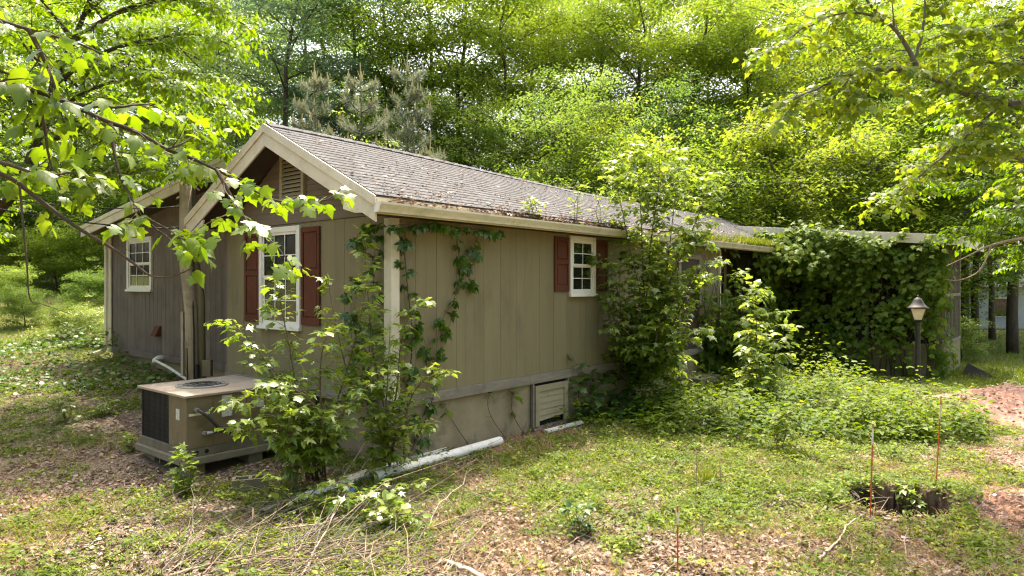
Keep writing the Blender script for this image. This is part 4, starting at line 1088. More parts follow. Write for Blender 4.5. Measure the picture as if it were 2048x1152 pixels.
for q, rr in side_twigs(P, [.006]*len(P), rg, .25, .3, .45): low.tube([p-rb for p in q], rr, 4)
P = smooth_path([px(1983,490,8.5), px(1960,540,8.5), px(1920,560,8.45), px(1886,558,8.4)], 4); low.tube([p-rb for p in P], [.012-.01*i/(len(P)-1) for i in range(len(P))], 5)
low.build('bare_bough', M['dead'], rr_, smooth=True)

# ---- big layered dogwood at the left
db = Vector((-11.6, 12.6, gz(-11.6, 12.6)))
dst = [([db+Vector((0,0,-.3)), db+Vector((.3,0,1.4)), px(30,380,12.3), px(70,305,12.3), px(92,245,12.2), px(110,170,12.1), px(150,80,12.0), px(190,-20,12.0)], .16, .03)]
for i, (u, v, Y, L_) in enumerate([(70,300,12.3,[(180,250,11.6),(290,240,11.2),(380,268,11.0),(455,300,11.0)]), (92,245,12.2,[(180,180,12.4),(300,150,12.6),(400,150,12.8),(490,175,12.8)]),
        (110,170,12.1,[(200,110,11.8),(300,80,11.6),(400,70,11.6),(480,100,11.6)]), (150,80,12,[(250,20,12.2),(350,0,12.4),(440,20,12.5),(500,60,12.5)]), (170,30,12,[(260,-40,12),(380,-60,12),(470,-30,12)]),
        (80,270,12.2,[(60,200,11.5),(20,150,11),(-60,120,10.5)]), (110,170,12.1,[(60,100,12),(0,60,12),(-80,40,12)]), (92,245,12.2,[(160,260,13),(260,270,13.8),(360,250,14.4),(450,240,14.6)]),
        (70,305,12.3,[(150,330,12),(240,345,11.8),(330,340,11.6),(390,350,11.6)]), (60,330,12.3,[(20,330,11.5),(-40,340,11)]), (130,120,12,[(230,130,11),(330,160,10.6),(420,200,10.6),(480,240,10.8)]),
        (150,80,12,[(100,20,11.8),(60,-40,11.8)]), (120,150,12,[(220,200,13.2),(330,200,13.8),(430,190,14.2)])]):
    dst.append(([px(u, v, Y)]+[px(*q) for q in L_], .045, .007))
plant('dogwood_tree', 'bright layered dogwood filling the upper left corner above the wing roof', 'tree', db, dst, M['bark'], 'dogwood', [T_OVAL], 13,
      tw=(.10, 1.0), tw2=(.14, .5), lf=(.055, .125), droop=.5, up=.05, start=.18, lstart=.1, jit=.4, stemname='trunk', flat=.75)

# ---- second layered tree low at the right, behind the porch corner
eb = Vector((13.4, 15.6, gz(13.4, 15.6)))
est = [([eb+Vector((0,0,-.3)), eb+Vector((-.1,0,2)), eb+Vector((0,.1,4)), eb+Vector((-.2,.1,6.2))], .14, .04)]
for (h, L_) in [(2.6,[(2010,470,15),(1950,470,14.8),(1890,455,14.6)]), (3.2,[(2020,400,15.4),(1940,370,15.2),(1850,360,15),(1800,370,15)]), (3.8,[(2020,320,15),(1930,300,14.6),(1850,300,14.4)]),
        (4.4,[(2030,250,15.4),(1960,230,15.6),(1880,240,15.8)]), (3.0,[(2060,420,14),(2000,430,13.6)]), (5,[(2050,190,15),(1990,180,15)]), (2.4,[(2080,500,16.5),(2020,520,17)]), (3.5,[(2100,380,14),(2040,350,13.5)])]:
    est.append(([eb+Vector((-.05,0,h))]+[px(*q) for q in L_], .04, .006))
plant('layered_tree', 'layered light green tree beside the lamp post, right of the porch roof', 'tree', eb, est, M['bark'], 'dogwood', [T_OVAL], 14,
      tw=(.13, 1.0), tw2=(.17, .5), lf=(.06, .14), droop=.5, up=.05, start=.15, lstart=.1, jit=.4, stemname='trunk', flat=.75)

# ---- sweetgum thicket at the near corner
def sap(label, base_px, tops, seed, Ts, key='sap', rad=.014, **kw):
    b0 = gp(*base_px); stems = []
    rg = random.Random(seed)
    for L_ in tops:
        pts = [b0+Vector((rg.uniform(-.12,.12), rg.uniform(-.1,.1), -.05))]+[px(*q) for q in L_]
        stems.append((pts, rad, .003))
    return plant(kw.pop('name', 'sapling'), label, 'sapling', b0, stems, M[kw.pop('bark', 'stem')], key, Ts, seed, **kw)
sap('sweetgum thicket of many stems between the air conditioner and the house corner', (630, 955),
    [[(590,860,8.0),(540,740,7.9),(490,670,7.8),(445,640,7.7)], [(600,830,8.2),(580,700,8.1),(560,600,8.1),(562,540,8.1)], [(640,850,8.0),(640,740,7.9),(650,680,7.8),(668,655,7.8)],
     [(660,850,8.3),(700,720,8.3),(720,640,8.3),(735,560,8.3)], [(600,880,7.8),(560,820,7.6),(500,790,7.5),(450,810,7.4)], [(650,880,7.8),(620,800,7.6),(560,770,7.5),(520,760,7.4)], [(660,860,7.8),(720,790,7.8),(760,740,7.8)], [(600,880,7.7),(520,850,7.6),(470,860,7.5)], [(590,880,7.7),(540,830,7.5),(500,850,7.4)], [(640,880,7.8),(600,860,7.6),(560,880,7.5)], [(610,850,8.0),(560,760,8.0),(530,720,8.0)]],
    21, [T_STAR, T_LOBE, T_STAR2], tw=(.095, .44), tw2=(.18, .22), lf=(.078, .118), droop=.3, up=.08, lstart=.15, start=.28, jit=.5)
sap('leafy sweetgum stems climbing in front of the cream corner trim', (765, 940),
    [[(770,830,8.7),(745,700,8.6),(735,580,8.6),(728,470,8.6)], [(790,800,8.5),(800,700,8.5),(815,640,8.6),(850,600,8.6)], [(800,860,8.4),(830,780,8.4),(870,750,8.5),(905,748,8.6)], [(760,860,8.4),(700,760,8.3),(670,640,8.3),(655,560,8.3)], [(790,880,8.4),(820,850,8.3),(870,850,8.3)], [(770,860,8.5),(775,760,8.5),(780,660,8.5)]],
    22, [T_STAR, T_LOBE], tw=(.095, .36), tw2=(.17, .2), lf=(.075, .115), droop=.3, up=.08, lstart=.15, start=.2, jit=.55)
sap('low spray of maple seedlings beside the grey downspout end at the bottom of the thicket', (590, 1020),
    [[(570,990,7.2),(555,965,7.1),(540,950,7.0)], [(620,990,7.3),(660,965,7.3),(700,970,7.2)], [(640,1000,7.2),(720,990,7.0),(800,970,7.2)], [(700,1000,7.0),(790,985,7.1),(850,960,7.3)]],
    23, [T_STAR, T_LOBE], tw=(.07, .2), lf=(.055, .11), droop=.25, up=.25, jit=.5, rad=.008)
sap('low five fingered seedling cluster at the edge of the brush, left of centre', (790, 1045),
    [[(770,1030,6.7),(740,1020,6.6)], [(800,1030,6.7),(830,1035,6.7)], [(780,1025,6.8),(770,1000,6.8)]], 24, [T_OVAL, T_LOBE], tw=(.05, .16), lf=(.045, .10), droop=.2, up=.25, rad=.006)
# saplings along the wall
sap('tall slender sapling in front of the long wall, crown above the gutter', (1285, 768),
    [[(1290,650,13.1),(1285,520,13.0),(1280,400,12.9),(1270,285,12.9)], [(1300,680,12.9),(1330,560,12.7),(1345,440,12.6),(1360,310,12.7)], [(1290,660,12.9),(1300,500,12.7),(1315,390,12.7),(1320,290,12.8)], [(1300,650,12.9),(1360,520,12.6),(1400,420,12.6),(1420,350,12.7)], [(1250,700,13.0),(1240,600,12.9),(1225,560,12.8),(1190,520,12.7)], [(1320,700,12.8),(1370,600,12.5),(1400,540,12.4),(1430,520,12.3)], [(1270,690,12.8),(1230,640,12.7),(1215,600,12.7)],
     [(1330,720,12.5),(1370,680,12.2),(1410,650,12.0)], [(1290,640,12.9),(1260,500,12.8),(1240,400,12.8),(1225,340,12.9)], [(1310,700,12.6),(1320,640,12.4),(1370,470,12.4),(1400,480,12.4)]],
    25, [T_STAR, T_MAPLE2], tw=(.095, .66), tw2=(.14, .32), lf=(.068, .13), droop=.3, up=.05, lstart=.12, start=.46, jit=.5, rad=.022)
sap('bright yellow-green sapling standing alone before the dark porch vines', (1520, 800),
    [[(1520,740,13.9),(1514,680,13.9),(1512,620,13.9),(1510,568,13.9)], [(1524,760,13.7),(1545,720,13.6),(1560,690,13.5),(1570,650,13.5)], [(1515,760,13.7),(1500,720,13.6),(1485,690,13.5)]],
    26, [T_MAPLE, T_LOBE, T_MAPLE3], 'sap_bright', tw=(.07, .52), lf=(.05, .16), droop=.4, up=.0, lstart=.2, start=.2, jit=.45, rad=.016)
sap('dark green sapling leaning out below the far end of the gutter', (1450, 738),
    [[(1450,690,16.6),(1465,620,16.5),(1480,550,16.4)], [(1460,690,16.5),(1500,600,16.3),(1535,580,16.2)], [(1430,690,16.5),(1410,620,16.3),(1400,570,16.2)], [(1470,700,16.3),(1520,650,16.2),(1550,620,16.1)]],
    27, [T_LOBE, T_MAPLE2, T_MAPLE3], 'vine', tw=(.12, .65), tw2=(.16, .32), lf=(.085, .16), droop=.35, up=.05, lstart=.15, start=.25, rad=.016)
# seedlings rooted in the gutter and on the roof edge
def roof_seed(label, t, h, seed, key='sap', sz=.085, group='seedlings rooted in the gutter', Ts=None, n=3):
    b0 = hw(t, EV-.06, 3.27); rg = random.Random(seed); st_ = []
    for i in range(n): st_.append(([b0+Vector((rg.uniform(-.05,.05), 0, -.06)), b0+Vector((rg.uniform(-.1,.1), rg.uniform(-.08,.08), h*.5)), b0+Vector((rg.uniform(-.18,.18), rg.uniform(-.12,.12), h*rg.uniform(.8,1.05)))], .007, .002))
    plant('seedling', label, 'seedling', b0, st_, M['stem'], key, Ts or [T_STAR, T_LOBE], seed, tw=(.08, .2), lf=(.05, sz), droop=.25, up=.2, start=.1, lstart=.2, nobj=60, group=group)
roof_seed('bushy seedling in the gutter, nearest the gable end', 2.6, .33, 31, n=5)
roof_seed('reddish tipped seedling in the gutter left of the window below', 3.85, .72, 32, 'yellow', n=2)
roof_seed('thin upright seedling in the gutter above the small window', 4.55, .60, 33, n=2, sz=.07)
roof_seed('orange tinged seedling in the gutter beyond the tall sapling', 9.2, .7, 34, 'yellow', n=2)
# seedlings on the ground
for (u, v, h, lab, sd, key) in ((372,990,.50,'pale glinting seedling in front of the concrete pad corner',41,'sap'), (130,845,.42,'small shrubby seedling on the shaded slope left of the coil',42,'sap'),
        (262,905,.28,'low pale seedling on the leaves left of the concrete pad',43,'sap'), (210,830,.30,'seedling behind the low pale one, left of the black coil',44,'sap'), (1440,860,.6,'knee high weed sapling left of the pit among ground cover',45,'weed'),
        (1560,905,.75,'tall weed with narrow leaves amid the undergrowth right of centre',46,'weed'), (1820,1020,.30,'small leafy seedling on the near edge of the pit',47,'sap_bright'), (1960,690,.7,'yellow lit bush beside the porch corner and dark panel',48,'yellow'),
        (1160,1070,.32,'dark little cedar seedling in the middle of the lawn',49,'creeper'), (60,690,.5,'pale green shrub on the sunny bank at the left edge',50,'sap_bright')):
    b0 = gp(u, v); rg = random.Random(sd); st_ = []
    for i in range(4): st_.append(([b0+Vector((0,0,-.03)), b0+Vector((rg.uniform(-.12,.12), rg.uniform(-.1,.1), h*.5)), b0+Vector((rg.uniform(-.28,.28)*h*1.4, rg.uniform(-.25,.25)*h*1.4, h*rg.uniform(.7,1.05)))], .007, .002))
    plant('seedling', lab, 'seedling', b0, st_, M['stem'], key, [T_STAR, T_OVAL], sd, tw=(.07, .22*max(h, .4)*1.6), lf=(.045, .095 if h < .45 else .11), droop=.2, up=.2, start=.15, lstart=.2, nobj=110)

# grass tuft and dry stalks
def tuft(label, u, v, n_, h, key, seed, name='grass_tuft', cat='grass', spread=.06, group=None):
    b0 = gp(u, v); rn = np.random.default_rng(seed)
    P = np.zeros((n_, 3)); P[:, :2] = rn.normal(0, spread, (n_, 2)); D = np.stack([rn.normal(0, .45, n_), rn.normal(0, .45, n_), np.ones(n_)], -1)
    N = rn.normal(0, 1, (n_, 3)); o = scatter(name, T_BLADE, P, D, N, h*rn.uniform(.5, 1.1, n_), LM[key], rn.random(n_), wide=np.full(n_, .5)); o.location = b0
    tag(o, label, cat, group)
tuft('tall green grass tuft beside the hollow block', 578, 985, 70, .42, 'grass', 1)
tuft('green grass clump behind the pit, left of the lamp post base', 1800, 830, 160, .45, 'grass', 2, spread=.25)
tuft('tan dry grass clump near the right hand end of the pipes', 1090, 905, 60, .25, 'dry', 3)
tuft('short green grass clump in the sunny lawn left of the orange rods', 1412, 965, 60, .35, 'grass', 4)
for i, (u, v, tv, lab) in enumerate(((1392,1000,872,'rusty dry weed stalk standing left of the pit, the taller one'), (1405,1110,1030,'dry weed stalk near the dark red rod'), (1440,985,920,'short dry stalk just right of the tall rusty one'), (1230,890,850,'dry stalk in the grass below the ground cover'))):
    b0 = gp(u, v); h = (v-tv)/FPX*b0.y; m_ = MB(); rg = random.Random(i+60)
    m_.tube([(0,0,-.03),(.01,.0,h*.5),(.0,.01,h)], [.005,.004,.002], 5)
    for k in range(9):
        z = h*rg.uniform(.3, .98); a = rg.uniform(0, 6.28); m_.tube([(0,0,z),(math.cos(a)*.05,math.sin(a)*.05,z+.06)], [.003,.0015], 4)
    tag(m_.build('dry_stalk', M['dead'], None, loc=b0), lab, 'weed stalk', 'dry weed stalks in the lawn')

# ---- creeper on the long wall and round the eave
cb0 = hw(.05, -.16, -.18); rg = random.Random(71); cst = []
def cw(L_): return [hw(t, v, z) for t, v, z in L_]
cst.append(([cb0]+cw([(.25,-.07,.9),(.3,-.07,1.6),(.2,-.08,2.3),(.15,-.12,2.95),(.5,-.2,3.08),(1.0,-.22,3.06),(1.5,-.2,3.05),(2.0,-.18,3.03)]), .010, .003))
cst.append((cw([(1.0,-.22,3.06),(1.15,-.1,2.8),(1.25,-.06,2.5),(1.2,-.05,2.2),(1.1,-.05,1.95),(1.05,-.05,1.7),(.95,-.05,1.5)]), .006, .002))
cst.append((cw([(1.5,-.2,3.05),(1.5,-.08,2.75),(1.42,-.05,2.5),(1.45,-.05,2.25)]), .005, .002))
cst.append((cw([(1.1,-.05,1.95),(.9,-.05,1.75),(.8,-.05,1.45),(.85,-.05,1.2)]), .005, .002))
cst.append(([cb0]+cw([(-.12,.25,.5),(-.10,.35,1.2),(-.08,.30,2.0),(-.1,.22,2.7),(-.2,.1,3.0)]), .008, .002))
cst.append((cw([(-.12,.25,.5),(-.12,.6,1.0),(-.10,.75,1.7),(-.10,.7,2.3)]), .006, .002))
cst.append((cw([(.15,-.3,3.05),(-.2,-.2,3.0),(-.4,.1,2.95),(-.35,.3,2.8)]), .006, .002))
cst.append(([cb0]+cw([(.5,-.08,.3),(.75,-.08,.9),(.6,-.08,1.3),(.45,-.07,1.6)]), .008, .002))
plant('creeper', 'five leaved creeper climbing the corner and hanging down the long wall', 'creeper', cb0, cst, M['twig'], 'creeper', [T_PALM], 72,
      tw=(.12, .18), lf=(.10, .125), droop=.55, up=-.05, start=.12, lstart=.4, jit=.5, leaf_up=.6, nobj=300)
cb1 = hw(2.7, -.1, -.2)
plant('creeper', 'few maple leaves and root-like vines on the foundation left of the hatch', 'creeper', cb1,
      [([cb1]+cw([(2.5,-.05,.1),(2.45,-.03,.35),(2.5,-.05,.55)]), .007, .002), ([cb1+Vector((-.3,-.3,0))]+cw([(2.0,-.02,.15),(1.9,-.015,.4),(1.95,-.02,.56)]), .006, .002), (cw([(1.45,-.03,-.15),(1.2,.02,.2),(1.0,.02,.5)]), .007, .003)],
      M['twig'], 'vine', [T_LOBE, T_MAPLE2], 73, tw=(.35, .2), lf=(.10, .15), droop=.5, up=.1, start=.55, nobj=60)
cb2 = hw(4.2, -.15, -.2)
plant('creeper', 'broad leaved vine sprawling right of the hatch and up to the skirt board', 'creeper', cb2,
      [([cb2]+cw([(4.25,-.1,.3),(4.3,-.06,.7),(4.1,-.06,.95)]), .008, .002), ([cb2]+cw([(4.7,-.15,.2),(5.0,-.15,.5),(5.4,-.12,.55)]), .008, .002), ([cb2]+cw([(4.8,-.5,-.05),(5.4,-.5,.1),(6.0,-.4,.3)]), .008, .002), ([cb2]+cw([(4.4,-.2,.2),(4.6,-.15,.5),(4.75,-.1,.62)]), .008, .002), ([cb2]+cw([(5.2,-.3,.0),(5.8,-.25,.5),(6.2,-.2,.6)]), .008, .002)],
      M['twig'], 'creeper', [T_LOBE, T_MAPLE2], 74, tw=(.12, .38), lf=(.07, .16), droop=.45, up=.1, start=.15, lstart=.2, nobj=300)
for (t, z0, z1, lab) in ((5.75, .7, 3.05, 'thin vine hanging from the eave just right of the small window'),):
    b0 = hw(t, -.06, z0)
    plant('creeper', lab, 'creeper', b0, [([b0]+cw([(t+.05,-.06,1.4),(t,-.06,2.2),(t+.06,-.07,z1)]), .006, .003)], M['twig'], 'creeper', [T_LOBE], 75, tw=(.25, .14), lf=(.12, .13), droop=.6, start=.3, nobj=60)
# ---- the vine that swallows the porch
def vine_mass():
    rn = np.random.default_rng(81)
    root = empty('porch_vine', hw(14.9, -2, -.2)); tag(root, 'dense dark vine swallowing the screened porch and its roof edge', 'vine')
    P, N, S = [], [], []
    def add(t, v, z, nt, nv, nz, s):
        x = HX+t*cH-v*sH; y = HY+t*sH+v*cH
        P.append(np.stack([x, y, z], -1)); N.append(np.stack([nt*cH-nv*sH, nt*sH+nv*cH, nz], -1)); S.append(s)
    # porch front, with thin places where the screen shows
    n_ = 5200; v = rn.uniform(-4.35, .4, n_); z = rn.uniform(-.1, 3.55, n_)
    hole = np.exp(-(((v+2.85)/.42)**2+((z-1.15)/.75)**2))+.6*np.exp(-(((v+1.4)/.4)**2+((z-1.9)/.6)**2))
    dn = fbm(v*1.3+5, z*1.3, 51)+.18*sstep(1.2, 3.2, z)-.75*hole
    k = rn.random(n_) < sstep(.37, .58, dn)
    v, z = v[k], z[k]; n2 = len(v)
    out = .08+.38*sstep(1.5, 3.4, z)*vnoise(v*1.5, z*1.2, 52)+rn.uniform(0, .2, n2)
    add(14.95-out, v, z, -np.ones(n2)+rn.normal(0, .4, n2), rn.normal(0, .45, n2), .55+rn.normal(0, .35, n2), rn.uniform(.12, .2, n2))
    # right hand return
    n_ = 500; t = rn.uniform(14.9, 17.5, n_); z = rn.uniform(-.1, 3.4, n_); k = rn.random(n_) < .75*sstep(16.6, 14.9, t)+.2*(z < .5)
    t, z = t[k], z[k]; n2 = len(t); add(t, np.full(n2, -4.28)-rn.uniform(0, .15, n2), z, rn.normal(0, .4, n2), -np.ones(n2), .5+rn.normal(0, .3, n2), rn.uniform(.12, .19, n2))
    # bulge over the roof edge, thinning to the right
    n_ = 2300; v = rn.uniform(-3.6, .3, n_); a = rn.uniform(-1.0, .62, n_)
    k = rn.random(n_) < sstep(-3.5, -2.2, v+1.2*(fbm(v*2, a*2, 55)-.5))*sstep(.42, .60, fbm(v*1.7, a*1.5+4, 54)+.22*sstep(.3, -.4, a))
    v, a = v[k], a[k]; n2 = len(v); zt = 3.49+.095*(v+4.7)
    bul = .06+.65*vnoise(v*1.6, a*1.2+3, 56)
    add(14.4-bul*np.cos(a*1.1)+.4*np.clip(a, 0, 1), v, zt-.16+.32*a+rn.normal(0, .12, n2)-.25*vnoise(v*2.3, a, 59), -.7*np.ones(n2)+rn.normal(0, .5, n2), rn.normal(0, .35, n2), .9+rn.normal(0, .3, n2), rn.uniform(.11, .18, n2))
    # along the wall left of the porch, under the gutter
    n_ = 3600; t = rn.uniform(9.3, 15.0, n_); z = rn.uniform(-.2, 3.2, n_)
    dn = fbm(t*1.1, z*1.1, 57)+.30*sstep(12, 14.4, t)-.35*np.exp(-(((t-12)/1.1)**2+((z-2.6)/.5)**2))-.2*sstep(.7, 1.6, z)*sstep(12.5, 10, t)
    k = rn.random(n_) < sstep(.35, .65, dn); t, z = t[k], z[k]; n2 = len(t)
    add(t, -.06-rn.uniform(0, .55, n2)*vnoise(t, z, 58), z, rn.normal(0, .4, n2)-.3, -np.ones(n2)+rn.normal(0, .3, n2), .6+rn.normal(0, .3, n2), rn.uniform(.12, .19, n2))
    # hanging sprays between gutter end and porch roof
    n_ = 900; t = 14.3+rn.normal(0, .35, n_); v = -.2-rn.uniform(0, 1.6, n_); z = 3.35-.25*(v+.2)*-1*.6+rn.normal(0, .25, n_)-.2
    add(t-.35, v, z, -.6+rn.normal(0, .4, n_), rn.normal(0, .4, n_)-.3, .8+rn.normal(0, .3, n_), rn.uniform(.11, .18, n_))
    # pendant sprays
    for c_ in range(150):
        v0 = rn.uniform(-4.2, .2); zz = rn.uniform(.6, 3.45); o0 = rn.uniform(.15, .55)*(.4+.6*zz/3.4); q = 16; f = np.linspace(0, 1, q)
        dv = rn.normal(0, .35)
        add(14.9-o0-.25*f+rn.normal(0,.05,q), v0+dv*f+rn.normal(0,.06,q), zz+.18*np.sin(f*2.2)-.55*f**2+rn.normal(0,.05,q), -.8+rn.normal(0,.3,q), rn.normal(0,.4,q), .9+rn.normal(0,.3,q), rn.uniform(.09,.17,q))
    P, N, S = np.concatenate(P), np.concatenate(N), np.concatenate(S)
    D = np.stack([rn.normal(0, .5, len(P)), rn.normal(0, .5, len(P))-.25, -np.ones(len(P))*.8], -1)
    N = unit(N); D = unit(D-N*(D*N).sum(1, keepdims=True)+1e-3)
    put_leaves(root, P, D, N, S, [T_LOBE, T_MAPLE2], LM['vine'], 'vinemass', 82, 300)
    mb = MB(); rg = random.Random(83)
    for i in range(26):
        v = rg.uniform(-4.2, .2); pts = [hw(14.9, v, -.25)]
        for k in range(1, 6): pts.append(hw(14.92-.03*k, v+rg.uniform(-.25, .25)*k*.5, -.25+k*.72))
        mb.tube([p-root.location for p in pts], [.016, .012, .010, .008, .006, .004], 4)
    for i in range(12):
        t = rg.uniform(9.5, 14.8); pts = [hw(t, -.2, -.25)]
        for k in range(1, 5): pts.append(hw(t+rg.uniform(-.3, .3)*k*.4, -.1, -.25+k*.8))
        mb.tube([p-root.location for p in pts], [.016, .012, .010, .008, .005], 4)
    mb.build('stem', M['twig'], root)
vine_mass()

# moss and weeds in the far gutter, leaf debris along the eave and roof
rn = np.random.default_rng(91)
n_ = 5600; t = rn.uniform(7.6, 14.5, n_); t = np.where(rn.random(n_) < .6, rn.uniform(11.6, 14.5, n_), t); s = np.abs(rn.normal(0, .22, n_))
Pm = np.array([hw(a, EV-.12+q*.9, 3.27+max(0, q-.12)*.46) for a, q in zip(t, s)])
o = scatter('gutter_grass', T_BLADE, Pm, np.stack([rn.normal(0,.5,n_), rn.normal(0,.5,n_), np.ones(n_)], -1), rn.normal(0,1,(n_,3)), rn.uniform(.08, .24, n_), LM['grass'], rn.random(n_)*.8, wide=np.full(n_, 1.2))
tag(o, 'bright green moss and grass growing out of the far gutter', 'grass', kind='stuff')
n_ = 4600; t = rn.uniform(-.3, 14, n_); dens = np.where((t > 2) & (t < 6), 1.0, .3)*(.4+.9*vnoise(t*1.2, t*0, 92)); k = rn.random(n_) < dens; t = t[k]; n2 = len(t); s = np.abs(rn.normal(0, .10, n2))
Pm = np.array([hw(a, EV-.10+q, 3.27+rn.uniform(0, .05)+max(0, q-.1)*.5+.01) for a, q in zip(t, s)])
o = scatter('gutter_litter', T_LITTER, Pm, rn.normal(0,1,(n2,3))*np.array([1,1,.3]), np.stack([rn.normal(0,.5,n2), rn.normal(0,.5,n2), np.ones(n2)], -1), rn.uniform(.04,.09,n2), LM['litter'], rn.random(n2)*.55)
tag(o, 'brown leaf litter heaped along the gutter', 'leaf litter', kind='stuff')
n_ = 1900; t = rn.uniform(-.4, 15, n_); s = rn.random(n_)**2.0
Pm = np.array([(Hm @ roof_pt(a, b_, .03)) for a, b_ in zip(t, s)])
nr = np.array(Hm.to_3x3() @ Vector((0, -.44, .9)))
o = scatter('roof_litter', T_LITTER, Pm, rn.normal(0,1,(n_,3))*np.array([1,1,.2]), nr+rn.normal(0,.25,(n_,3)), rn.uniform(.03,.085,n_), LM['litter'], rn.random(n_)*.6, wide=rn.uniform(.2,1,n_))
tag(o, 'dead leaves and twigs scattered over the shingles', 'leaf litter', kind='stuff')

# ------------------------------------------------------------------ ground cover (nobody could count it)
def pts_in_view(n_, y0, y1, p=1.0, seed=0, marg=.86):
    rn = np.random.default_rng(seed)
    u = rn.random(n_); a = y0**(1-p) if p != 1 else None
    Y = (a+u*(y1**(1-p)-a))**(1/(1-p)) if p != 1 else y0*(y1/y0)**u
    X = rn.uniform(-marg, marg, n_)*Y
    return X, Y, rn
def under_green(x, y):
    """lush cover along the long wall and before the porch"""
    t, v = hl(x, y)
    e = (-v)-.1-2.7*sstep(2.8, 4.6, t)-2.6*sstep(4.6, 7.0, t)          # distance outside the lush edge
    w_ = sstep(3.6, 4.6, t)*sstep(9.2, 7.6, np.asarray(x))*1.0*sstep(.5, -.4, e+1.3*(fbm(np.asarray(x)*1.1, np.asarray(y)*1.1, 61)-.5)-.35)
    return w_
# dead leaves
X, Y, rn = pts_in_view(125000, 4.6, 20, 1.35, 101)
g = green_mask(X, Y); uc = under_green(X, Y); keep = (rn.random(len(X)) < (1-.55*g)*(1-.85*uc)*(1-.5*clay_mask(X, Y))) & ~in_house(X, Y, -.1)
keep &= rn.random(len(X)) < .32+.95*sstep(.36, .62, fbm(X*2.1, Y*2.1, 65))
X, Y = X[keep], Y[keep]; n_ = len(X); Z = ground_z(X, Y)
o = scatter('leaf_litter', T_LITTER, np.stack([X, Y, Z+rn.uniform(-.005, .03, n_)], -1), rn.normal(0,1,(n_,3))*np.array([1,1,.25]), np.stack([rn.normal(0,.45,n_), rn.normal(0,.45,n_), np.ones(n_)], -1), rn.uniform(.03,.078,n_), LM['litter'], np.clip(rn.beta(1.6, 2.2, n_), 0, 1), wide=rn.uniform(.5,1.2,n_))
tag(o, 'brown and pinkish dead leaves covering the ground', 'leaf litter', kind='stuff')
# small green ground weeds: little rosettes of oval leaves
X, Y, rn = pts_in_view(70000, 4.7, 19, 1.25, 102)
g = green_mask(X, Y); uc = under_green(X, Y)
keep = (rn.random(len(X)) < np.clip(1.15*g-.14, 0, 1)*(.35+1.1*sstep(.36, .58, fbm(X*2.6+4, Y*2.6, 64)))*(1-.5*uc)) & ~in_house(X, Y, -.02)
X, Y = X[keep], Y[keep]; n0 = len(X)
rep = 7; X = np.repeat(X, rep)+rn.normal(0, .035, n0*rep); Y = np.repeat(Y, rep)+rn.normal(0, .035, n0*rep); n_ = len(X); Z = ground_z(X, Y)
ang = rn.uniform(0, 6.283, n_); patch = np.repeat(rn.random(n0), rep)
o = scatter('ground_weeds', T_DIAM, np.stack([X, Y, Z+rn.uniform(.0, .06, n_)], -1), np.stack([np.cos(ang), np.sin(ang), rn.uniform(.0,.9,n_)], -1), np.stack([rn.normal(0,.3,n_), rn.normal(0,.3,n_), np.ones(n_)], -1), rn.uniform(.015,.04,n_)*(1+.03*Y), LM['weed'], np.clip(.08+.6*fbm(X*.9, Y*.9, 66)+.22*(patch-.5)+rn.normal(0,.1,n_), 0, 1), wide=rn.uniform(.6,1.1,n_))
tag(o, 'small green weeds and moss patches on the lawn', 'weeds', kind='stuff')
# taller little plants standing in the lawn
X, Y, rn = pts_in_view(5200, 4.8, 17, 1.2, 112)
g = green_mask(X, Y); keep = (rn.random(len(X)) < .12+.8*g) & ~in_house(X, Y, .05) & (clay_mask(X, Y) < .5); X, Y = X[keep], Y[keep]; n0 = len(X)
hgt = .03+.16*rn.random(n0)**2*(.4+fbm(X, Y, 113)); rep = 9; X2 = np.repeat(X, rep); Y2 = np.repeat(Y, rep); n_ = len(X2); H2 = np.repeat(hgt, rep)*rn.random(n_)**.5
ang = rn.uniform(0, 6.283, n_); rad = rn.uniform(.0, .06, n_); X2 = X2+rad*np.cos(ang); Y2 = Y2+rad*np.sin(ang)
o = scatter('lawn_plants', T_OVAL, np.stack([X2, Y2, ground_z(X2, Y2)+H2+.01], -1), np.stack([np.cos(ang), np.sin(ang), rn.uniform(-.1,.7,n_)], -1), np.stack([rn.normal(0,.3,n_), rn.normal(0,.3,n_), np.ones(n_)], -1), rn.uniform(.025,.065,n_)*(1+.02*Y2), LM['weed'], np.clip(np.repeat(rn.random(n0), rep)*.8+rn.normal(.1,.1,n_), 0, 1))
tag(o, 'small leafy plants standing up from the lawn', 'weeds', kind='stuff')
# green and dry grass blades
X, Y, rn = pts_in_view(60000, 4.7, 18, 1.25, 103)
g = green_mask(X, Y); keep = (rn.random(len(X)) < .15+.75*g) & ~in_house(X, Y, 0) & (clay_mask(X, Y) < .4)
X, Y = X[keep], Y[keep]; n_ = len(X)
dry = fbm(X*.8+3, Y*.8, 68)+.25*sstep(8.5, 6, Y)
o = scatter('grass', T_BLADE, np.stack([X, Y, ground_z(X, Y)-.01], -1), np.stack([rn.normal(0,.6,n_), rn.normal(0,.6,n_), np.ones(n_)], -1), rn.normal(0,1,(n_,3)), rn.uniform(.05,.15,n_), LM['grass'], np.clip(dry-.25+rn.normal(0,.18,n_), 0, 1), wide=np.full(n_, 1.1))
tag(o, 'short grass blades in the lawn', 'grass', kind='stuff')
X, Y, rn = pts_in_view(70000, 4.7, 14, 1.25, 104)
m_ = fbm(X*.8+3, Y*.8, 68)+.22*sstep(9, 6.2, Y)+.1*sstep(1, 3.5, X)
keep = (rn.random(len(X)) < sstep(.47, .72, m_)) & ~in_house(X, Y, 0); X, Y = X[keep], Y[keep]; n_ = len(X)
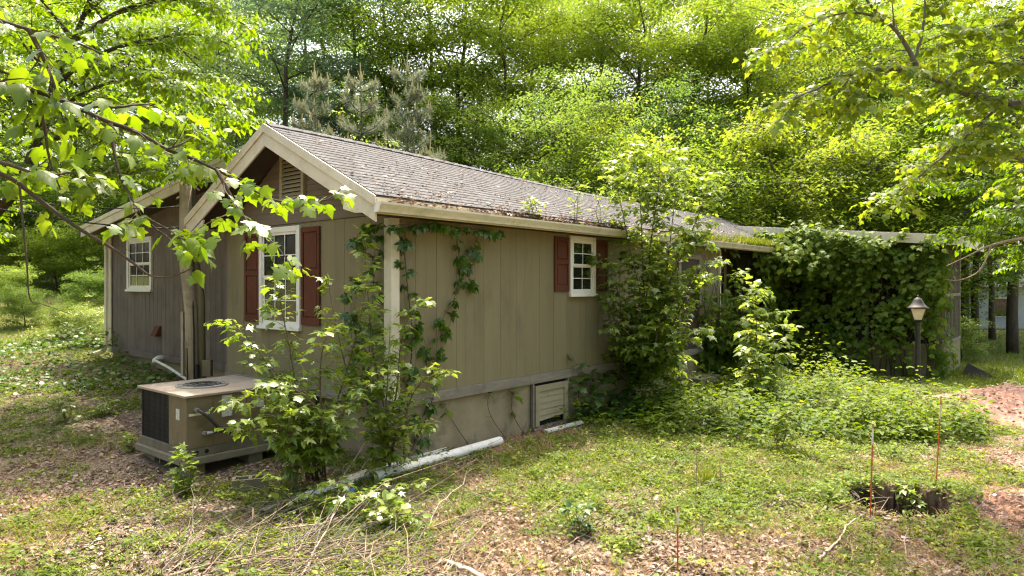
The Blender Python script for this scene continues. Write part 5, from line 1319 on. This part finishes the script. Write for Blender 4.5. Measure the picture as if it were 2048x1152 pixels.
o = scatter('dry_grass', T_BLADE, np.stack([X, Y, ground_z(X, Y)], -1), np.stack([rn.normal(0,1.0,n_), rn.normal(0,1.0,n_), .55*np.ones(n_)], -1), rn.normal(0,1,(n_,3)), rn.uniform(.07,.20,n_), LM['dry'], rn.random(n_), wide=np.full(n_, .55))
tag(o, 'tan dry grass lying in patches in the foreground', 'dry grass', kind='stuff')
# lawns farther back, left and right
X, Y, rn = pts_in_view(110000, 15.5, 46, 1.3, 105, .80)
keep = (((X < -6.5) & (rn.random(len(X)) < .04+.96*sstep(18, 22, Y))) | (X > 11.5)) & ~in_house(X, Y, .1)
X, Y = X[keep], Y[keep]; n_ = len(X)
o = scatter('back_lawn_grass', T_BLADE, np.stack([X, Y, ground_z(X, Y)], -1), np.stack([rn.normal(0,.5,n_), rn.normal(0,.5,n_), np.ones(n_)], -1), rn.normal(0,1,(n_,3)), rn.uniform(.07,.18,n_), LM['grass'], np.clip(-.02+.5*fbm(X*.4, Y*.4, 69)+rn.normal(0,.15,n_), 0, .9), wide=rn.uniform(1.0,2.2,n_))
tag(o, 'sunlit grass of the lawns behind the house', 'grass', kind='stuff')
# lush undergrowth: leafy stems
X, Y, rn = pts_in_view(21000, 7.5, 24, 1.1, 106)
uc = under_green(X, Y); keep = (rn.random(len(X)) < uc*.62*(.25+.9*sstep(.38, .55, fbm(X*1.9, Y*1.9, 63)))) & ~in_house(X, Y, .08); X, Y = X[keep], Y[keep]; n0 = len(X)
lampclear = np.exp(-(((X-.594*Y)/.8)**2))*sstep(12.6, 14.2, Y)
hgt = (1-.85*lampclear)*(.06+1.45*fbm(X*1.3, Y*1.3, 71)**2*(.15+1.25*rn.random(n0)**1.5))+(1-lampclear)*.15*np.exp(-(((X-8.2)/2.5)**2+((Y-14.2)/2.5)**2))
rep = 13; X2 = np.repeat(X, rep); Y2 = np.repeat(Y, rep); H2 = np.repeat(hgt, rep)*rn.random(n0*rep)**.6; n_ = len(X2)
ang = rn.uniform(0, 6.283, n_); rad = rn.uniform(.03, .20, n_); X2 = X2+rad*np.cos(ang); Y2 = Y2+rad*np.sin(ang)
tn = np.clip(-.16+.75*fbm(X2*.7, Y2*.7, 72)+.2*sstep(.1, .4, H2)+rn.normal(0,.12,n_)+.15*sstep(13, 15, X2+.5*Y2-.5), 0, 1)
o = scatter('undergrowth', T_OVAL, np.stack([X2, Y2, ground_z(X2, Y2)+H2], -1), np.stack([np.cos(ang), np.sin(ang), rn.uniform(-.3,.4,n_)], -1), np.stack([rn.normal(0,.4,n_), rn.normal(0,.4,n_), np.ones(n_)], -1), rn.uniform(.06,.15,n_), LM['weed'], tn)
tag(o, 'lush leafy weeds between the lamp post, porch and long wall', 'undergrowth', kind='stuff')
# dark ivy carpet near the tall sapling and on the left bank
X, Y, rn = pts_in_view(46000, 9, 22, 1.1, 107)
t, v = hl(X, Y)
a = sstep(4.2, 5.5, t)*sstep(9.5, 7.5, t)*sstep(-3.4, -2.2, v)*(v < -.1)
b_ = sstep(-6.0, -7.2, X)*sstep(12.2, 13.2, Y)*sstep(20, 17.5, Y)
c_ = sstep(9.0, 9.6, v)*0
keep = (rn.random(len(X)) < np.maximum(.9*a, 1.0*b_)*(.3+fbm(X*1.2, Y*1.2, 73))) & ~in_house(X, Y, .05); X, Y = X[keep], Y[keep]; n_ = len(X)
bush = .9*np.exp(-(((X+10.3)/1.3)**2+((Y-16.2)/1.3)**2))
o = scatter('ivy_carpet', T_LOBE, np.stack([X, Y, ground_z(X, Y)+rn.uniform(.02,.12,n_)+bush*rn.random(n_)**.4], -1), np.stack([rn.normal(0,1,n_), rn.normal(0,1,n_), rn.normal(0,.3,n_)], -1), np.stack([rn.normal(0,.35,n_), rn.normal(0,.35,n_), np.ones(n_)], -1), rn.uniform(.06,.12,n_), LM['creeper'], rn.random(n_))
tag(o, 'glossy ivy carpeting the bank at left and below the tall sapling', 'ground cover', kind='stuff')
# fine sticks of the brush heap and clods on the clay
n_ = 760; rn = np.random.default_rng(108); mb = MB(); mdark = MB(); rg = random.Random(109)
for i in range(n_):
    u, v = rg.gauss(600, 170), 1152-abs(rg.gauss(0, 75))+30
    if i < 48: u, v = rg.uniform(240, 800), rg.uniform(1010, 1200)
    elif rg.random() < .25: u, v = rg.uniform(0, 2048), rg.uniform(900, 1170)
    b0 = gp(max(-60, min(2100, u)), max(880, min(1200, v))); L_ = rg.uniform(.15, 1.0); L_ = rg.uniform(.9, 2.0) if i < 48 else L_; a = rg.gauss(.75, .6) if i < 48 or rg.random() < .7 else rg.uniform(0, 3.1)
    d = Vector((math.cos(a), math.sin(a), rg.uniform(-.02, .22))); s = rvec(rg)*.09*L_
    (mb if i % 2 else mdark).tube([b0+Vector((0,0,.02)), b0+d*L_*.5+s+Vector((0,0,.02)), b0+d*L_+Vector((0,0,.02))], [rg.uniform(.003,.007), .004, .0015], 4, cap=False)
o = mb.build('fine_sticks', M['dead'], None); tag(o, 'fine dead sticks strewn over the foreground', 'sticks', kind='stuff')
o = mdark.build('fine_sticks', M['bark_grey'], None); tag(o, 'fine dark grey sticks strewn over the foreground', 'sticks', kind='stuff')
n_ = 2600; X = np.concatenate([rn.normal(9.9, 1.2, n_//2), rn.normal(4.9, .9, n_//2)]); Y = np.concatenate([rn.normal(13.1, 1.0, n_//2), rn.normal(7.3, .7, n_//2)])
k = clay_mask(X, Y) > .4; d = np.sqrt(((X-HOLE[0])/HOLE[2])**2+((Y-HOLE[1])/HOLE[3])**2); k &= d > 1.1; X, Y = X[k], Y[k]; n_ = len(X)
rr = np.sqrt(((X-X0)/2.3)**2+((Y-Y0)/2.0)**2); Z = ground_z(X, Y)+.42*sstep(1.0, .1, rr)
CLOD = (np.array([(0,0,.5),(.5,0,0),(0,.5,.05),(-.5,.1,0),(.1,-.5,0),(0,0,-.4)], float), np.array([(0,1,2),(0,2,3),(0,3,4),(0,4,1),(5,2,1),(5,3,2),(5,4,3),(5,1,4)]))
o = scatter('clay_clods', CLOD, np.stack([X, Y, Z], -1), rn.normal(0,1,(n_,3)), rn.normal(0,1,(n_,3)), rn.gamma(2, .018, n_), M['clay'])
tag(o, 'clods of red clay around the pit and on the mound', 'soil', kind='stuff')

# ------------------------------------------------------------------ woods
def tree_meshes(seed, Ht, cb, Rc, ncl, lpc, ls, nl=20, prof=1.0, droop=.0, T=T_DIAM, lean=.0, flat=.28, cs=.62):
    rg = random.Random(seed); rn = np.random.default_rng(seed)
    tr = MB(); n_ = 9; tp = []
    wx, wy = 0, 0
    for i in range(n_+1):
        f = i/n_; wx += rg.uniform(-.4, .4)+lean*.3; wy += rg.uniform(-.4, .4); tp.append(Vector((wx*f, wy*f, -.4+f*(Ht*.94+.4))))
    r0 = .0115*Ht+.02
    tr.tube(tp, [r0*(1-.9*(i/n_)**.9)+.012 for i in range(n_+1)], 8)
    def tpt(z):
        f = min(max((z+.4)/(Ht*.94+.4), 0), 1)*n_; i = min(int(f), n_-1); return tp[i].lerp(tp[i+1], f-i)
    C = []; az = rg.uniform(0, 6.28)
    for i in range(nl):
        f = (i+.5)/nl; z = cb+(Ht*.93-cb)*f; az += 2.4+rg.uniform(-.5, .5)
        shape = .30+.70*math.sin(math.pi*(f*.72+.17))**prof
        L_ = Rc*shape*rg.uniform(.75, 1.15); rise = L_*rg.uniform(.15, .5)*(1.2-f*.3)
        a = tpt(z); d = Vector((math.cos(az), math.sin(az), 0))
        P = [a, a+d*L_*.35+Vector((0,0,rise*.5)), a+d*L_*.7+Vector((0,0,rise*.85)), a+d*L_+Vector((0,0,rise*(1-droop)))]
        lr = r0*(1-.8*f)*.42
        tr.tube(P, [lr, lr*.7, lr*.42, .006], 5, cap=False)
        nC = max(3, int(ncl*L_/(Rc*nl*.62)))
        for k in range(nC):
            s = rg.uniform(.22, 1.05)**.8; j = min(int(s*3), 2); p = P[j].lerp(P[j+1], min(s*3-j, 1.1))
            side = Vector((-d.y, d.x, 0))*rg.gauss(0, .26*L_*(.4+s)); q = p+side+Vector((0, 0, rg.gauss(.05, .22)))+d*rg.gauss(0, .2)
            tr.tube([p, p.lerp(q, .5)+Vector((0,0,.05)), q], [.012, .008, .004], 3, cap=False)
            C.append(q)
    # crown top
    for k in range(int(ncl*.09)): C.append(tp[-1]+Vector((rg.gauss(0,.22*Rc), rg.gauss(0,.22*Rc), rg.gauss(.1,.7))))
    C = np.array(C); n_ = len(C); cz = rn.uniform(.7, 1.3, n_)*cs
    off = rn.normal(0, 1, (n_, lpc, 3)); off /= np.maximum(1, np.linalg.norm(off, axis=-1, keepdims=True)/1.6)
    off = off*cz[:, None, None]*np.array([.62, .62, flat])
    off[:, :, 2] -= .22*(off[:, :, 0]**2+off[:, :, 1]**2)/cs
    P = (C[:, None, :]+off).reshape(-1, 3); m_ = len(P)
    ang = np.arctan2(off[:, :, 1], off[:, :, 0]).ravel()+rn.normal(0, .8, m_)
    D = np.stack([np.cos(ang), np.sin(ang), rn.uniform(-.7, .0, m_)], -1); N = np.stack([rn.normal(0,.24,m_), rn.normal(0,.24,m_), np.ones(m_)], -1)
    tint = np.clip(np.repeat(rn.uniform(.0, 1, n_), lpc)*.75+rn.random(m_)*.25, 0, 1)
    V, F, t = scatter_arrays(T, P, D, N, rn.uniform(.7, 1.2, m_)*ls, tint)
    tm = bpy.data.meshes.new('trunk'); tm.from_pydata([tuple(p) for p in tr.v], [], tr.f); tm.update(); tm.polygons.foreach_set('use_smooth', [True]*len(tm.polygons)); tm.materials.append(M['bark'])
    cm_ = np_mesh('crown', V, F, t); cm_.materials.append(LM['wood_a'])
    return tm, cm_
TM = {'a': tree_meshes(1, 19, 3.5, 5.0, 420, 60, .145, 26, cs=.80, flat=.22), 'b': tree_meshes(2, 17, 2.4, 4.4, 370, 60, .145, 24, .8, cs=.78, flat=.24), 'c': tree_meshes(3, 20.5, 6.0, 4.6, 310, 60, .15, 22, 1.2, cs=.86, flat=.2),
      'd': tree_meshes(4, 11, 1.0, 3.2, 330, 50, .115, 24, .8, cs=.64, flat=.24), 'e': tree_meshes(5, 6.0, .5, 2.2, 300, 34, .115, 18, .8, cs=.5), 's': tree_meshes(6, 4.2, .1, 2.4, 220, 44, .13, 16, .6, cs=.5)}
def tree(kind, x, y, label, key='wood_a', s=1.0, rz=None, group='trees of the wood behind the house', name='tree', bark=None, sz=1.0):
    rg = random.Random(int(x*131+y*17)); root = empty(name, (x, y, gz(x, y)), rz if rz is not None else rg.uniform(0, 6.28)); root.scale = (s, s, s*sz)
    tag(root, label, 'tree' if name != 'shrub' else 'shrub', group)
    a = link('trunk', TM[kind][0], None, root); b_ = link('crown', TM[kind][1], None, root)
    b_.material_slots[0].link = 'OBJECT'; b_.material_slots[0].material = LM[key]
    if bark: a.material_slots[0].link = 'OBJECT'; a.material_slots[0].material = M[bark]
    return root
def tx(u, Y): return (u-1024)/FPX*Y
for (kind, u, Y, key, s, lab) in (
    ('b', 560, 32, 'wood_c', 1.0, 'blue-green tree rising behind the gable peak, left of the pines'),
    ('a', 700, 37, 'wood_b', 1.0, 'tall green tree behind the three pines'),
    ('c', 860, 40, 'wood_b', 1.0, 'tall tree with bluish sky gap to its right, above the pines'),
    ('a', 1000, 34, 'wood_a', .95, 'yellow-green tree above the middle of the roof ridge'),
    ('b', 1130, 38, 'wood_a', 1.1, 'tallest yellow-green tree at the top centre'),
    ('a', 1290, 36, 'wood_a', 1.0, 'broad yellow-green tree above the tall sapling'),
    ('c', 1420, 41, 'wood_b', 1.0, 'tree behind the broad one, with pale sky gaps beside it'),
    ('b', 1500, 34, 'wood_a', .95, 'yellow-green tree above the left end of the porch roof'),
    ('a', 1660, 38, 'wood_b', 1.0, 'mid green tree above the porch roof'),
    ('c', 1800, 42, 'wood_a', 1.0, 'tall thin tree behind the limbs at upper right'),
    ('b', 1930, 36, 'wood_b', 1.0, 'tree above the porch corner behind the spreading limbs'),
    ('a', 2060, 40, 'wood_a', 1.0, 'tree at the right edge behind the layered tree'),
    ('a', 430, 38, 'wood_b', 1.0, 'dark green tree between the dogwood and the gable'),
    ('b', 300, 42, 'wood_b', 1.0, 'tree in the dark wood right behind the dogwood crown'),
    ('c', 150, 38, 'wood_b', 1.0, 'tree in the dark wood above the back lawn'),
    ('a', 10, 42, 'wood_b', 1.0, 'tree in the dark wood at the left edge'),
    ('b', -120, 36, 'wood_b', 1.0, 'tree beyond the left edge at the lawn end'),
    ('a', 600, 44, 'wood_b', 1.1, 'tall tree above the gable peak, deep behind the pines'),
    ('b', 780, 34, 'wood_a', 1.05, 'yellow-green tree between the tall pines, behind them'),
    ('b', 920, 36, 'wood_a', 1.15, 'tall yellow-green tree left of the top centre'),
    ('c', 1060, 43, 'wood_b', 1.1, 'tall thin crowned tree at the top centre, behind the yellow-green ones'),
    ('a', 1210, 41, 'wood_a', 1.15, 'tall yellow-green tree right of the top centre'),
    ('b', 1370, 35, 'wood_a', 1.1, 'tall yellow-green tree above the bright sapling'),
    ('a', 1580, 40, 'wood_a', 1.1, 'tall yellow-green tree above the middle of the porch roof'),
    ('b', 1730, 36, 'wood_a', 1.0, 'yellow-green tree behind the limb tips at upper right'),
    ('b', 1870, 31, 'wood_a', .85, 'yellow-green tree above the right end of the porch roof'),
    ('a', 1480, 45, 'wood_a', 1.25, 'tall tree closing the sky right of the top centre'),
    ('a', 1300, 47, 'wood_a', 1.35, 'very tall pale tree at the top edge, right of centre'),
    ('a', 1110, 48, 'wood_b', 1.35, 'very tall tree at the top edge, left of the tallest yellow-green one'),
    ('b', 1640, 48, 'wood_b', 1.5, 'very tall tree at the top edge behind the limb tips'),
    ('a', -330, 17, 'wood_b', .95, 'unseen tree added beyond the left edge to shade the slope by the wing'),  # out of view, added to cast shade on the left slope
    ('e', 1500, 27, 'wood_a', 1.5, 'spreading light green tree over the valley of the two roofs'),
    ('e', 1390, 26, 'wood_a', 1.2, 'light green low tree over the end of the ridge'),
    ('e', 1700, 27, 'wood_a', 1.4, 'light green tree peeping over the porch roof right of the middle'),
    ('e', 1850, 27, 'wood_a', 1.4, 'light green low tree behind the porch fascia end'),
    ('e', 1280, 25, 'wood_a', 1.2, 'light green low tree over the ridge behind the tall sapling'),
    ('d', 1110, 27, 'wood_b', .95, 'rounded green tree just behind the middle of the ridge'),
    ('d', 1230, 26.5, 'wood_a', .8, 'light green young tree above the right part of the ridge'),
    ('d', 1330, 30, 'wood_b', .95, 'darker bushy tree behind the tall sapling crown'),
    ('d', 1460, 29, 'wood_a', .85, 'bushy tree behind the far end of the ridge'),
    ('d', 1600, 28, 'wood_a', .8, 'light green bushy tree over the left half of the porch roof'),
    ('d', 1740, 30, 'wood_b', .9, 'bushy tree over the right half of the porch roof'),
    ('d', 960, 31, 'wood_b', .95, 'bushy green tree right of the pines'),
    ('d', 850, 33, 'wood_b', .9, 'dark bushy tree behind the right hand pine'),
    ('d', 640, 33, 'wood_c', .9, 'grey green bushy tree behind the left hand pine'),
    ('d', 480, 30, 'wood_b', .8, 'low green tree just left of the gable peak'),
    ('e', 1060, 24.5, 'sap', .85, 'small glossy tree peeping over the roof ridge, left of the reddish seedling'),
    ('e', 1180, 24, 'sap', .95, 'small glossy tree over the ridge behind the gutter seedlings'),
    ('e', 1130, 26, 'wood_a', 1.15, 'slim young tree over the ridge between two glossy ones'),
    ('e', 1560, 25.5, 'wood_a', .95, 'small yellow-green tree peeping over the porch roof, left end'),
    ('e', 1660, 25, 'sap_bright', .85, 'small bright tree peeping over the middle of the porch roof'),
    ('e', 1780, 26, 'wood_a', .9, 'small tree peeping over the porch roof near its right end'),
    ('e', 570, 22.5, 'sap_bright', .85, 'bright young tree just behind the gable peak'),
    ('e', 690, 21.5, 'sap_bright', .9, 'bright young tree between the left hand pines'),
    ('e', 900, 24, 'wood_b', .75, 'low green tree behind the ridge right of the pines')):
    tree(kind, tx(u, Y), Y, lab, key, s, bark='bark_grey' if kind in 'c' else None)
for i, (k_, x, y, s_) in enumerate((('a',-22,-12,1),('b',-13,-17,1.1),('a',-4,-20,1),('c',5,-19,1),('a',13,-17,1.1),('b',21,-12,1),('a',27,-3,1),('b',-27,-2,1),('d',-8,-13,1),('d',9,-13,1),('d',0,-15,.9),('d',17,-9,1),('d',-17,-8,1),('b',-25,8,1),('d',-20,15,1.1))):
    tree(k_, x, y, 'tree of the clearing edge behind the viewer, '+('far left','second from left','third from left','middle','third from right','second from right','far right','left flank','short one left of middle','short one right of middle','short one amid','short one at right','short one at left','left flank by the wing','left flank by the lawn')[i], 'wood_a' if i % 2 else 'wood_b', s_, group='trees on the near side of the clearing')
# second and third rows, only their heads show
BACK = [('a',-34,46),('b',-27,52),('c',-21,50),('a',-15,53),('c',26,49),('b',34,52),('b',-40,40)]
words = ['leftmost', 'second from the left', 'third from the left', 'fourth from the left', 'third from the right', 'second from the right', 'rightmost']
for i, (k_, x, y) in enumerate(sorted(BACK, key=lambda q: q[1]/q[2])):
    tree(k_, x, y, 'tall tree of the far row deep in the wood, %s' % words[i], 'wood_b' if i % 3 else 'wood_a', 1.15, group='far row of the wood', sz=1.12)
# trunks at the right edge and shrubs under the wood
for (u, Y, s, lab) in ((2026, 25.5, .8, 'thick dark trunked tree at the right edge behind the clay mound'), (1950, 27, .62, 'dark trunked tree just right of the porch corner'), (1985, 33, .6, 'slimmer trunked tree between the two dark trunks'), (2085, 28, .9, 'dark trunked tree cut off by the right edge')):
    tree('c', tx(u, Y), Y, lab, 'wood_a', s, group='trunks at the right edge')
for (u, Y, s, key, lab) in ((60, 37, 1.3, 'wood_b', 'dark shrub at the far end of the back lawn, leftmost'), (170, 36, 1.2, 'wood_b', 'dark shrub at the far end of the back lawn, beside the wing'), (-40, 36, 1.3, 'wood_b', 'dark shrub beyond the left edge of the lawn'), (260, 38, 1.3, 'wood_b', 'dark shrub at the lawn end, behind the wing eave'), (10, 33.5, .7, 'wood_a', 'low shrub standing forward on the lawn edge at far left'), (115, 33, .6, 'wood_a', 'low shrub standing forward on the lawn edge, near the wing corner'), (50, 21.5, .28, 'vine', 'low vine covered mound on the lawn at far left'), (135, 19.5, .22, 'vine', 'low vine covered mound on the bank, left of the wing corner'), (190, 18.4, .24, 'sap', 'glossy low bush against the wing downspout'), (15, 26, .36, 'wood_b', 'knee high bush in the lawn at the left edge, behind the vine mound'), (165, 25, .34, 'wood_b', 'bush in the lawn just left of the wing wall'), (205, 32, .75, 'wood_a', 'low shrub on the lawn edge beside the wing downspout'),
        (1925, 22.5, .33, 'sap_bright', 'sunlit bush behind the porch corner')):
    tree('s', tx(u, Y), Y, lab, key, s, name='shrub', group='shrubs at the edge of the wood')
# far wood that reads as one mass
rn = np.random.default_rng(120); nC = 1700; lpc = 34
cx_ = rn.uniform(-75, 75, nC); cy_ = rn.uniform(58, 72, nC); czz = rn.uniform(.5, 12, nC); k = fbm(cx_*.16+9, czz*.2, 121) > .42+.022*(czz-5)
k |= (cx_ < -14) & (czz < 11)
cx_, cy_, czz = cx_[k], cy_[k], czz[k]; nC = len(cx_)
off = rn.normal(0, 1, (nC, lpc, 3))*np.array([1.1, 1.1, .5]); P = (np.stack([cx_, cy_, czz+ground_z(cx_, cy_)], -1)[:, None]+off).reshape(-1, 3); n_ = len(P)
o = scatter('far_woods', T_DIAM, P, rn.normal(0,1,(n_,3)), np.stack([rn.normal(0,.5,n_), rn.normal(0,.5,n_), np.ones(n_)], -1), rn.uniform(.35,.6,n_), LM['wood_b'], np.repeat(rn.random(nC), lpc)*.6+.3*rn.random(n_))
tag(o, 'hazy green mass of far woods between the trunks', 'woods', kind='stuff')

# ---- young pines behind the roof
def pine(label, u, Y, ztop, seed, nw=8, R_=1.3):
    rg = random.Random(seed); rn = np.random.default_rng(seed); x = tx(u, Y); z0 = gz(x, Y); Ht = ztop-z0
    root = empty('pine_tree', (x, Y, z0)); tag(root, label, 'pine', 'young pines behind the roof')
    tr = MB(); tr.tube([(0,0,-.2),(.03,0,Ht*.5),(0,.02,Ht)], [.07,.045,.012], 7); cd = MB(); tips = [(Vector((0,0,Ht)), .62)]; B = []
    for i in range(nw):
        f = .30+.66*i/(nw-1); z = Ht*f
        for k in range(5):
            a = rg.uniform(0, 6.28); L_ = R_*(1.18-f)*rg.uniform(.8, 1.2)+.12; d = Vector((math.cos(a), math.sin(a), 0))
            P = [Vector((0,0,z)), Vector((0,0,z))+d*L_*.5+Vector((0,0,L_*.18)), Vector((0,0,z))+d*L_+Vector((0,0,L_*.62))]
            tr.tube(P, [.018,.012,.006], 4); tips.append((P[-1], .26)); B += [(P[0],P[1]),(P[1],P[2]),(P[1],P[2])]
            for e in (-1, 1):
                m_ = P[1]; q = m_+(d*.5+Vector((-d.y,d.x,0))*e*.6+Vector((0,0,.45)))*L_*.5; tr.tube([m_, q], [.010,.005], 4); tips.append((q, .2)); B.append((m_, q))
    B.append((Vector((0,0,Ht*.8)), Vector((0,0,Ht)))); 
    tr.build('trunk', M['bark'], root)
    P, D = [], []
    for a, b_ in B:
        n_ = int(190*(b_-a).length)+40; f = rn.random(n_); p = np.array(a)+np.outer(f, np.array(b_-a)); ax = np.array((b_-a).normalized())
        P.append(p); D.append(ax*.7+rn.normal(0,.65,(n_,3))+np.array([0,0,.1]))
    for t_, h in tips:
        n_ = 60; P.append(np.repeat(np.array(t_)[None], n_, 0)-np.array([0,0,.05])); D.append(rn.normal(0,.6,(n_,3))+np.array([0,0,.5]))
        for k in range(1 if h > .5 else 2):
            p = t_+Vector((rg.uniform(-.04,.04), rg.uniform(-.04,.04), 0)) if k else t_; hh = h*(1 if not k else .6)
            cd.tube([p, p+Vector((rg.uniform(-.02,.02), rg.uniform(-.02,.02), hh))], [.024, .012], 5)
    for k in range(4): cd.tube([(.02,0,Ht), (.10*math.cos(k*1.6), .10*math.sin(k*1.6), Ht+.36)], [.022,.011], 5)
    cd.build('candles', LM['candle'], root)['kind'] = 'stuff'
    P = np.concatenate(P); D = np.concatenate(D); n_ = len(P)
    T = (np.array([(-.011,0,0),(.011,0,0),(0,1,-.06)], float), np.array([(0,1,2)]))
    scatter('needles', T, P, D, rn.normal(0,1,(n_,3)), rn.uniform(.16,.27,n_), LM['needle'], rn.random(n_), parent=root)
pine('leftmost young pine above the gable, with a tall pale leader', 630, 20.5, 8.3, 201)
pine('second young pine from the left, broad, above the ridge', 722, 21.5, 8.6, 202, 9, 1.7)
pine('tallest pine above the ridge, second from the right', 815, 23, 9.4, 203, 9, 1.6)
pine('rightmost low pine leaning over the ridge', 860, 21.5, 6.2, 204, 7, 1.6)
rn = np.random.default_rng(131); n_ = 1500; X = rn.uniform(X0-2.4, X0+2.4, n_); Y = rn.uniform(Y0-2.1, Y0+2.1, n_)
rr = np.sqrt(((X-X0)/2.3)**2+((Y-Y0)/2.0)**2); k = rn.random(n_) < .25+.75*fbm(X*1.2, Y*1.2, 132)**1.5; X, Y, rr = X[k], Y[k], rr[k]; n_ = len(X)
Z = ground_z(X, Y)+.46*sstep(1.05, .1, rr+.35*(fbm((X-X0+9)*1.2, (Y-Y0+5)*1.2, 41)-.5))
o = scatter('mound_litter', T_LITTER, np.stack([X, Y, Z+.03], -1), rn.normal(0,1,(n_,3))*np.array([1,1,.2]), np.stack([rn.normal(0,.4,n_), rn.normal(0,.4,n_), np.ones(n_)], -1), rn.uniform(.04,.10,n_), LM['litter'], rn.random(n_))
tag(o, 'dead leaves strewn over the clay heap', 'leaf litter', kind='stuff')

# roots hanging in the pit and a fringe of plants round its rim
mb = MB(); rg = random.Random(141)
for i in range(8):
    a = rg.uniform(.15, 2.9); x, y = HOLE[0]+HOLE[2]*1.02*math.cos(a), HOLE[1]+HOLE[3]*1.02*math.sin(a)
    p = Vector((x, y, gz(HOLE[0]+HOLE[2]*1.3*math.cos(a), HOLE[1]+HOLE[3]*1.3*math.sin(a))-.01)); q = Vector((HOLE[0]-x, HOLE[1]-y, 0))*rg.uniform(.05,.25)
    mb.tube([p-q*.6, p+q*.5+Vector((0,0,-.05)), p+q+Vector((rg.uniform(-.05,.05),0,-rg.uniform(.15,.4)))], [.007,.005,.002], 4, cap=False)
tag(mb.build('pit_roots', M['dead'], None), 'bare roots hanging over the far rim of the pit', 'roots', kind='stuff')
rn = np.random.default_rng(142); n0 = 90; a = rn.uniform(-.6, 3.3, n0); r_ = rn.uniform(1.08, 1.5, n0); X = HOLE[0]+HOLE[2]*r_*np.cos(a); Y = HOLE[1]+HOLE[3]*r_*np.sin(a)
rep = 12; X2 = np.repeat(X, rep)+rn.normal(0,.05,n0*rep); Y2 = np.repeat(Y, rep)+rn.normal(0,.05,n0*rep); n_ = len(X2)
d2 = np.sqrt(((X2-HOLE[0])/HOLE[2])**2+((Y2-HOLE[1])/HOLE[3])**2); Z2 = np.repeat(ground_z(HOLE[0]+HOLE[2]*1.3*np.cos(a), HOLE[1]+HOLE[3]*1.3*np.sin(a)), rep)+rn.uniform(0,.13,n_)-.25*np.clip(1.08-d2, 0, 1)
ang = rn.uniform(0, 6.283, n_)
o = scatter('pit_fringe', T_OVAL, np.stack([X2, Y2, Z2], -1), np.stack([np.cos(ang), np.sin(ang), rn.uniform(-.5,.5,n_)], -1), np.stack([rn.normal(0,.4,n_), rn.normal(0,.4,n_)-.2, np.ones(n_)], -1), rn.uniform(.03,.075,n_), LM['weed'], rn.random(n_)*.8)
tag(o, 'weeds overhanging the rim of the pit', 'weeds', kind='stuff')
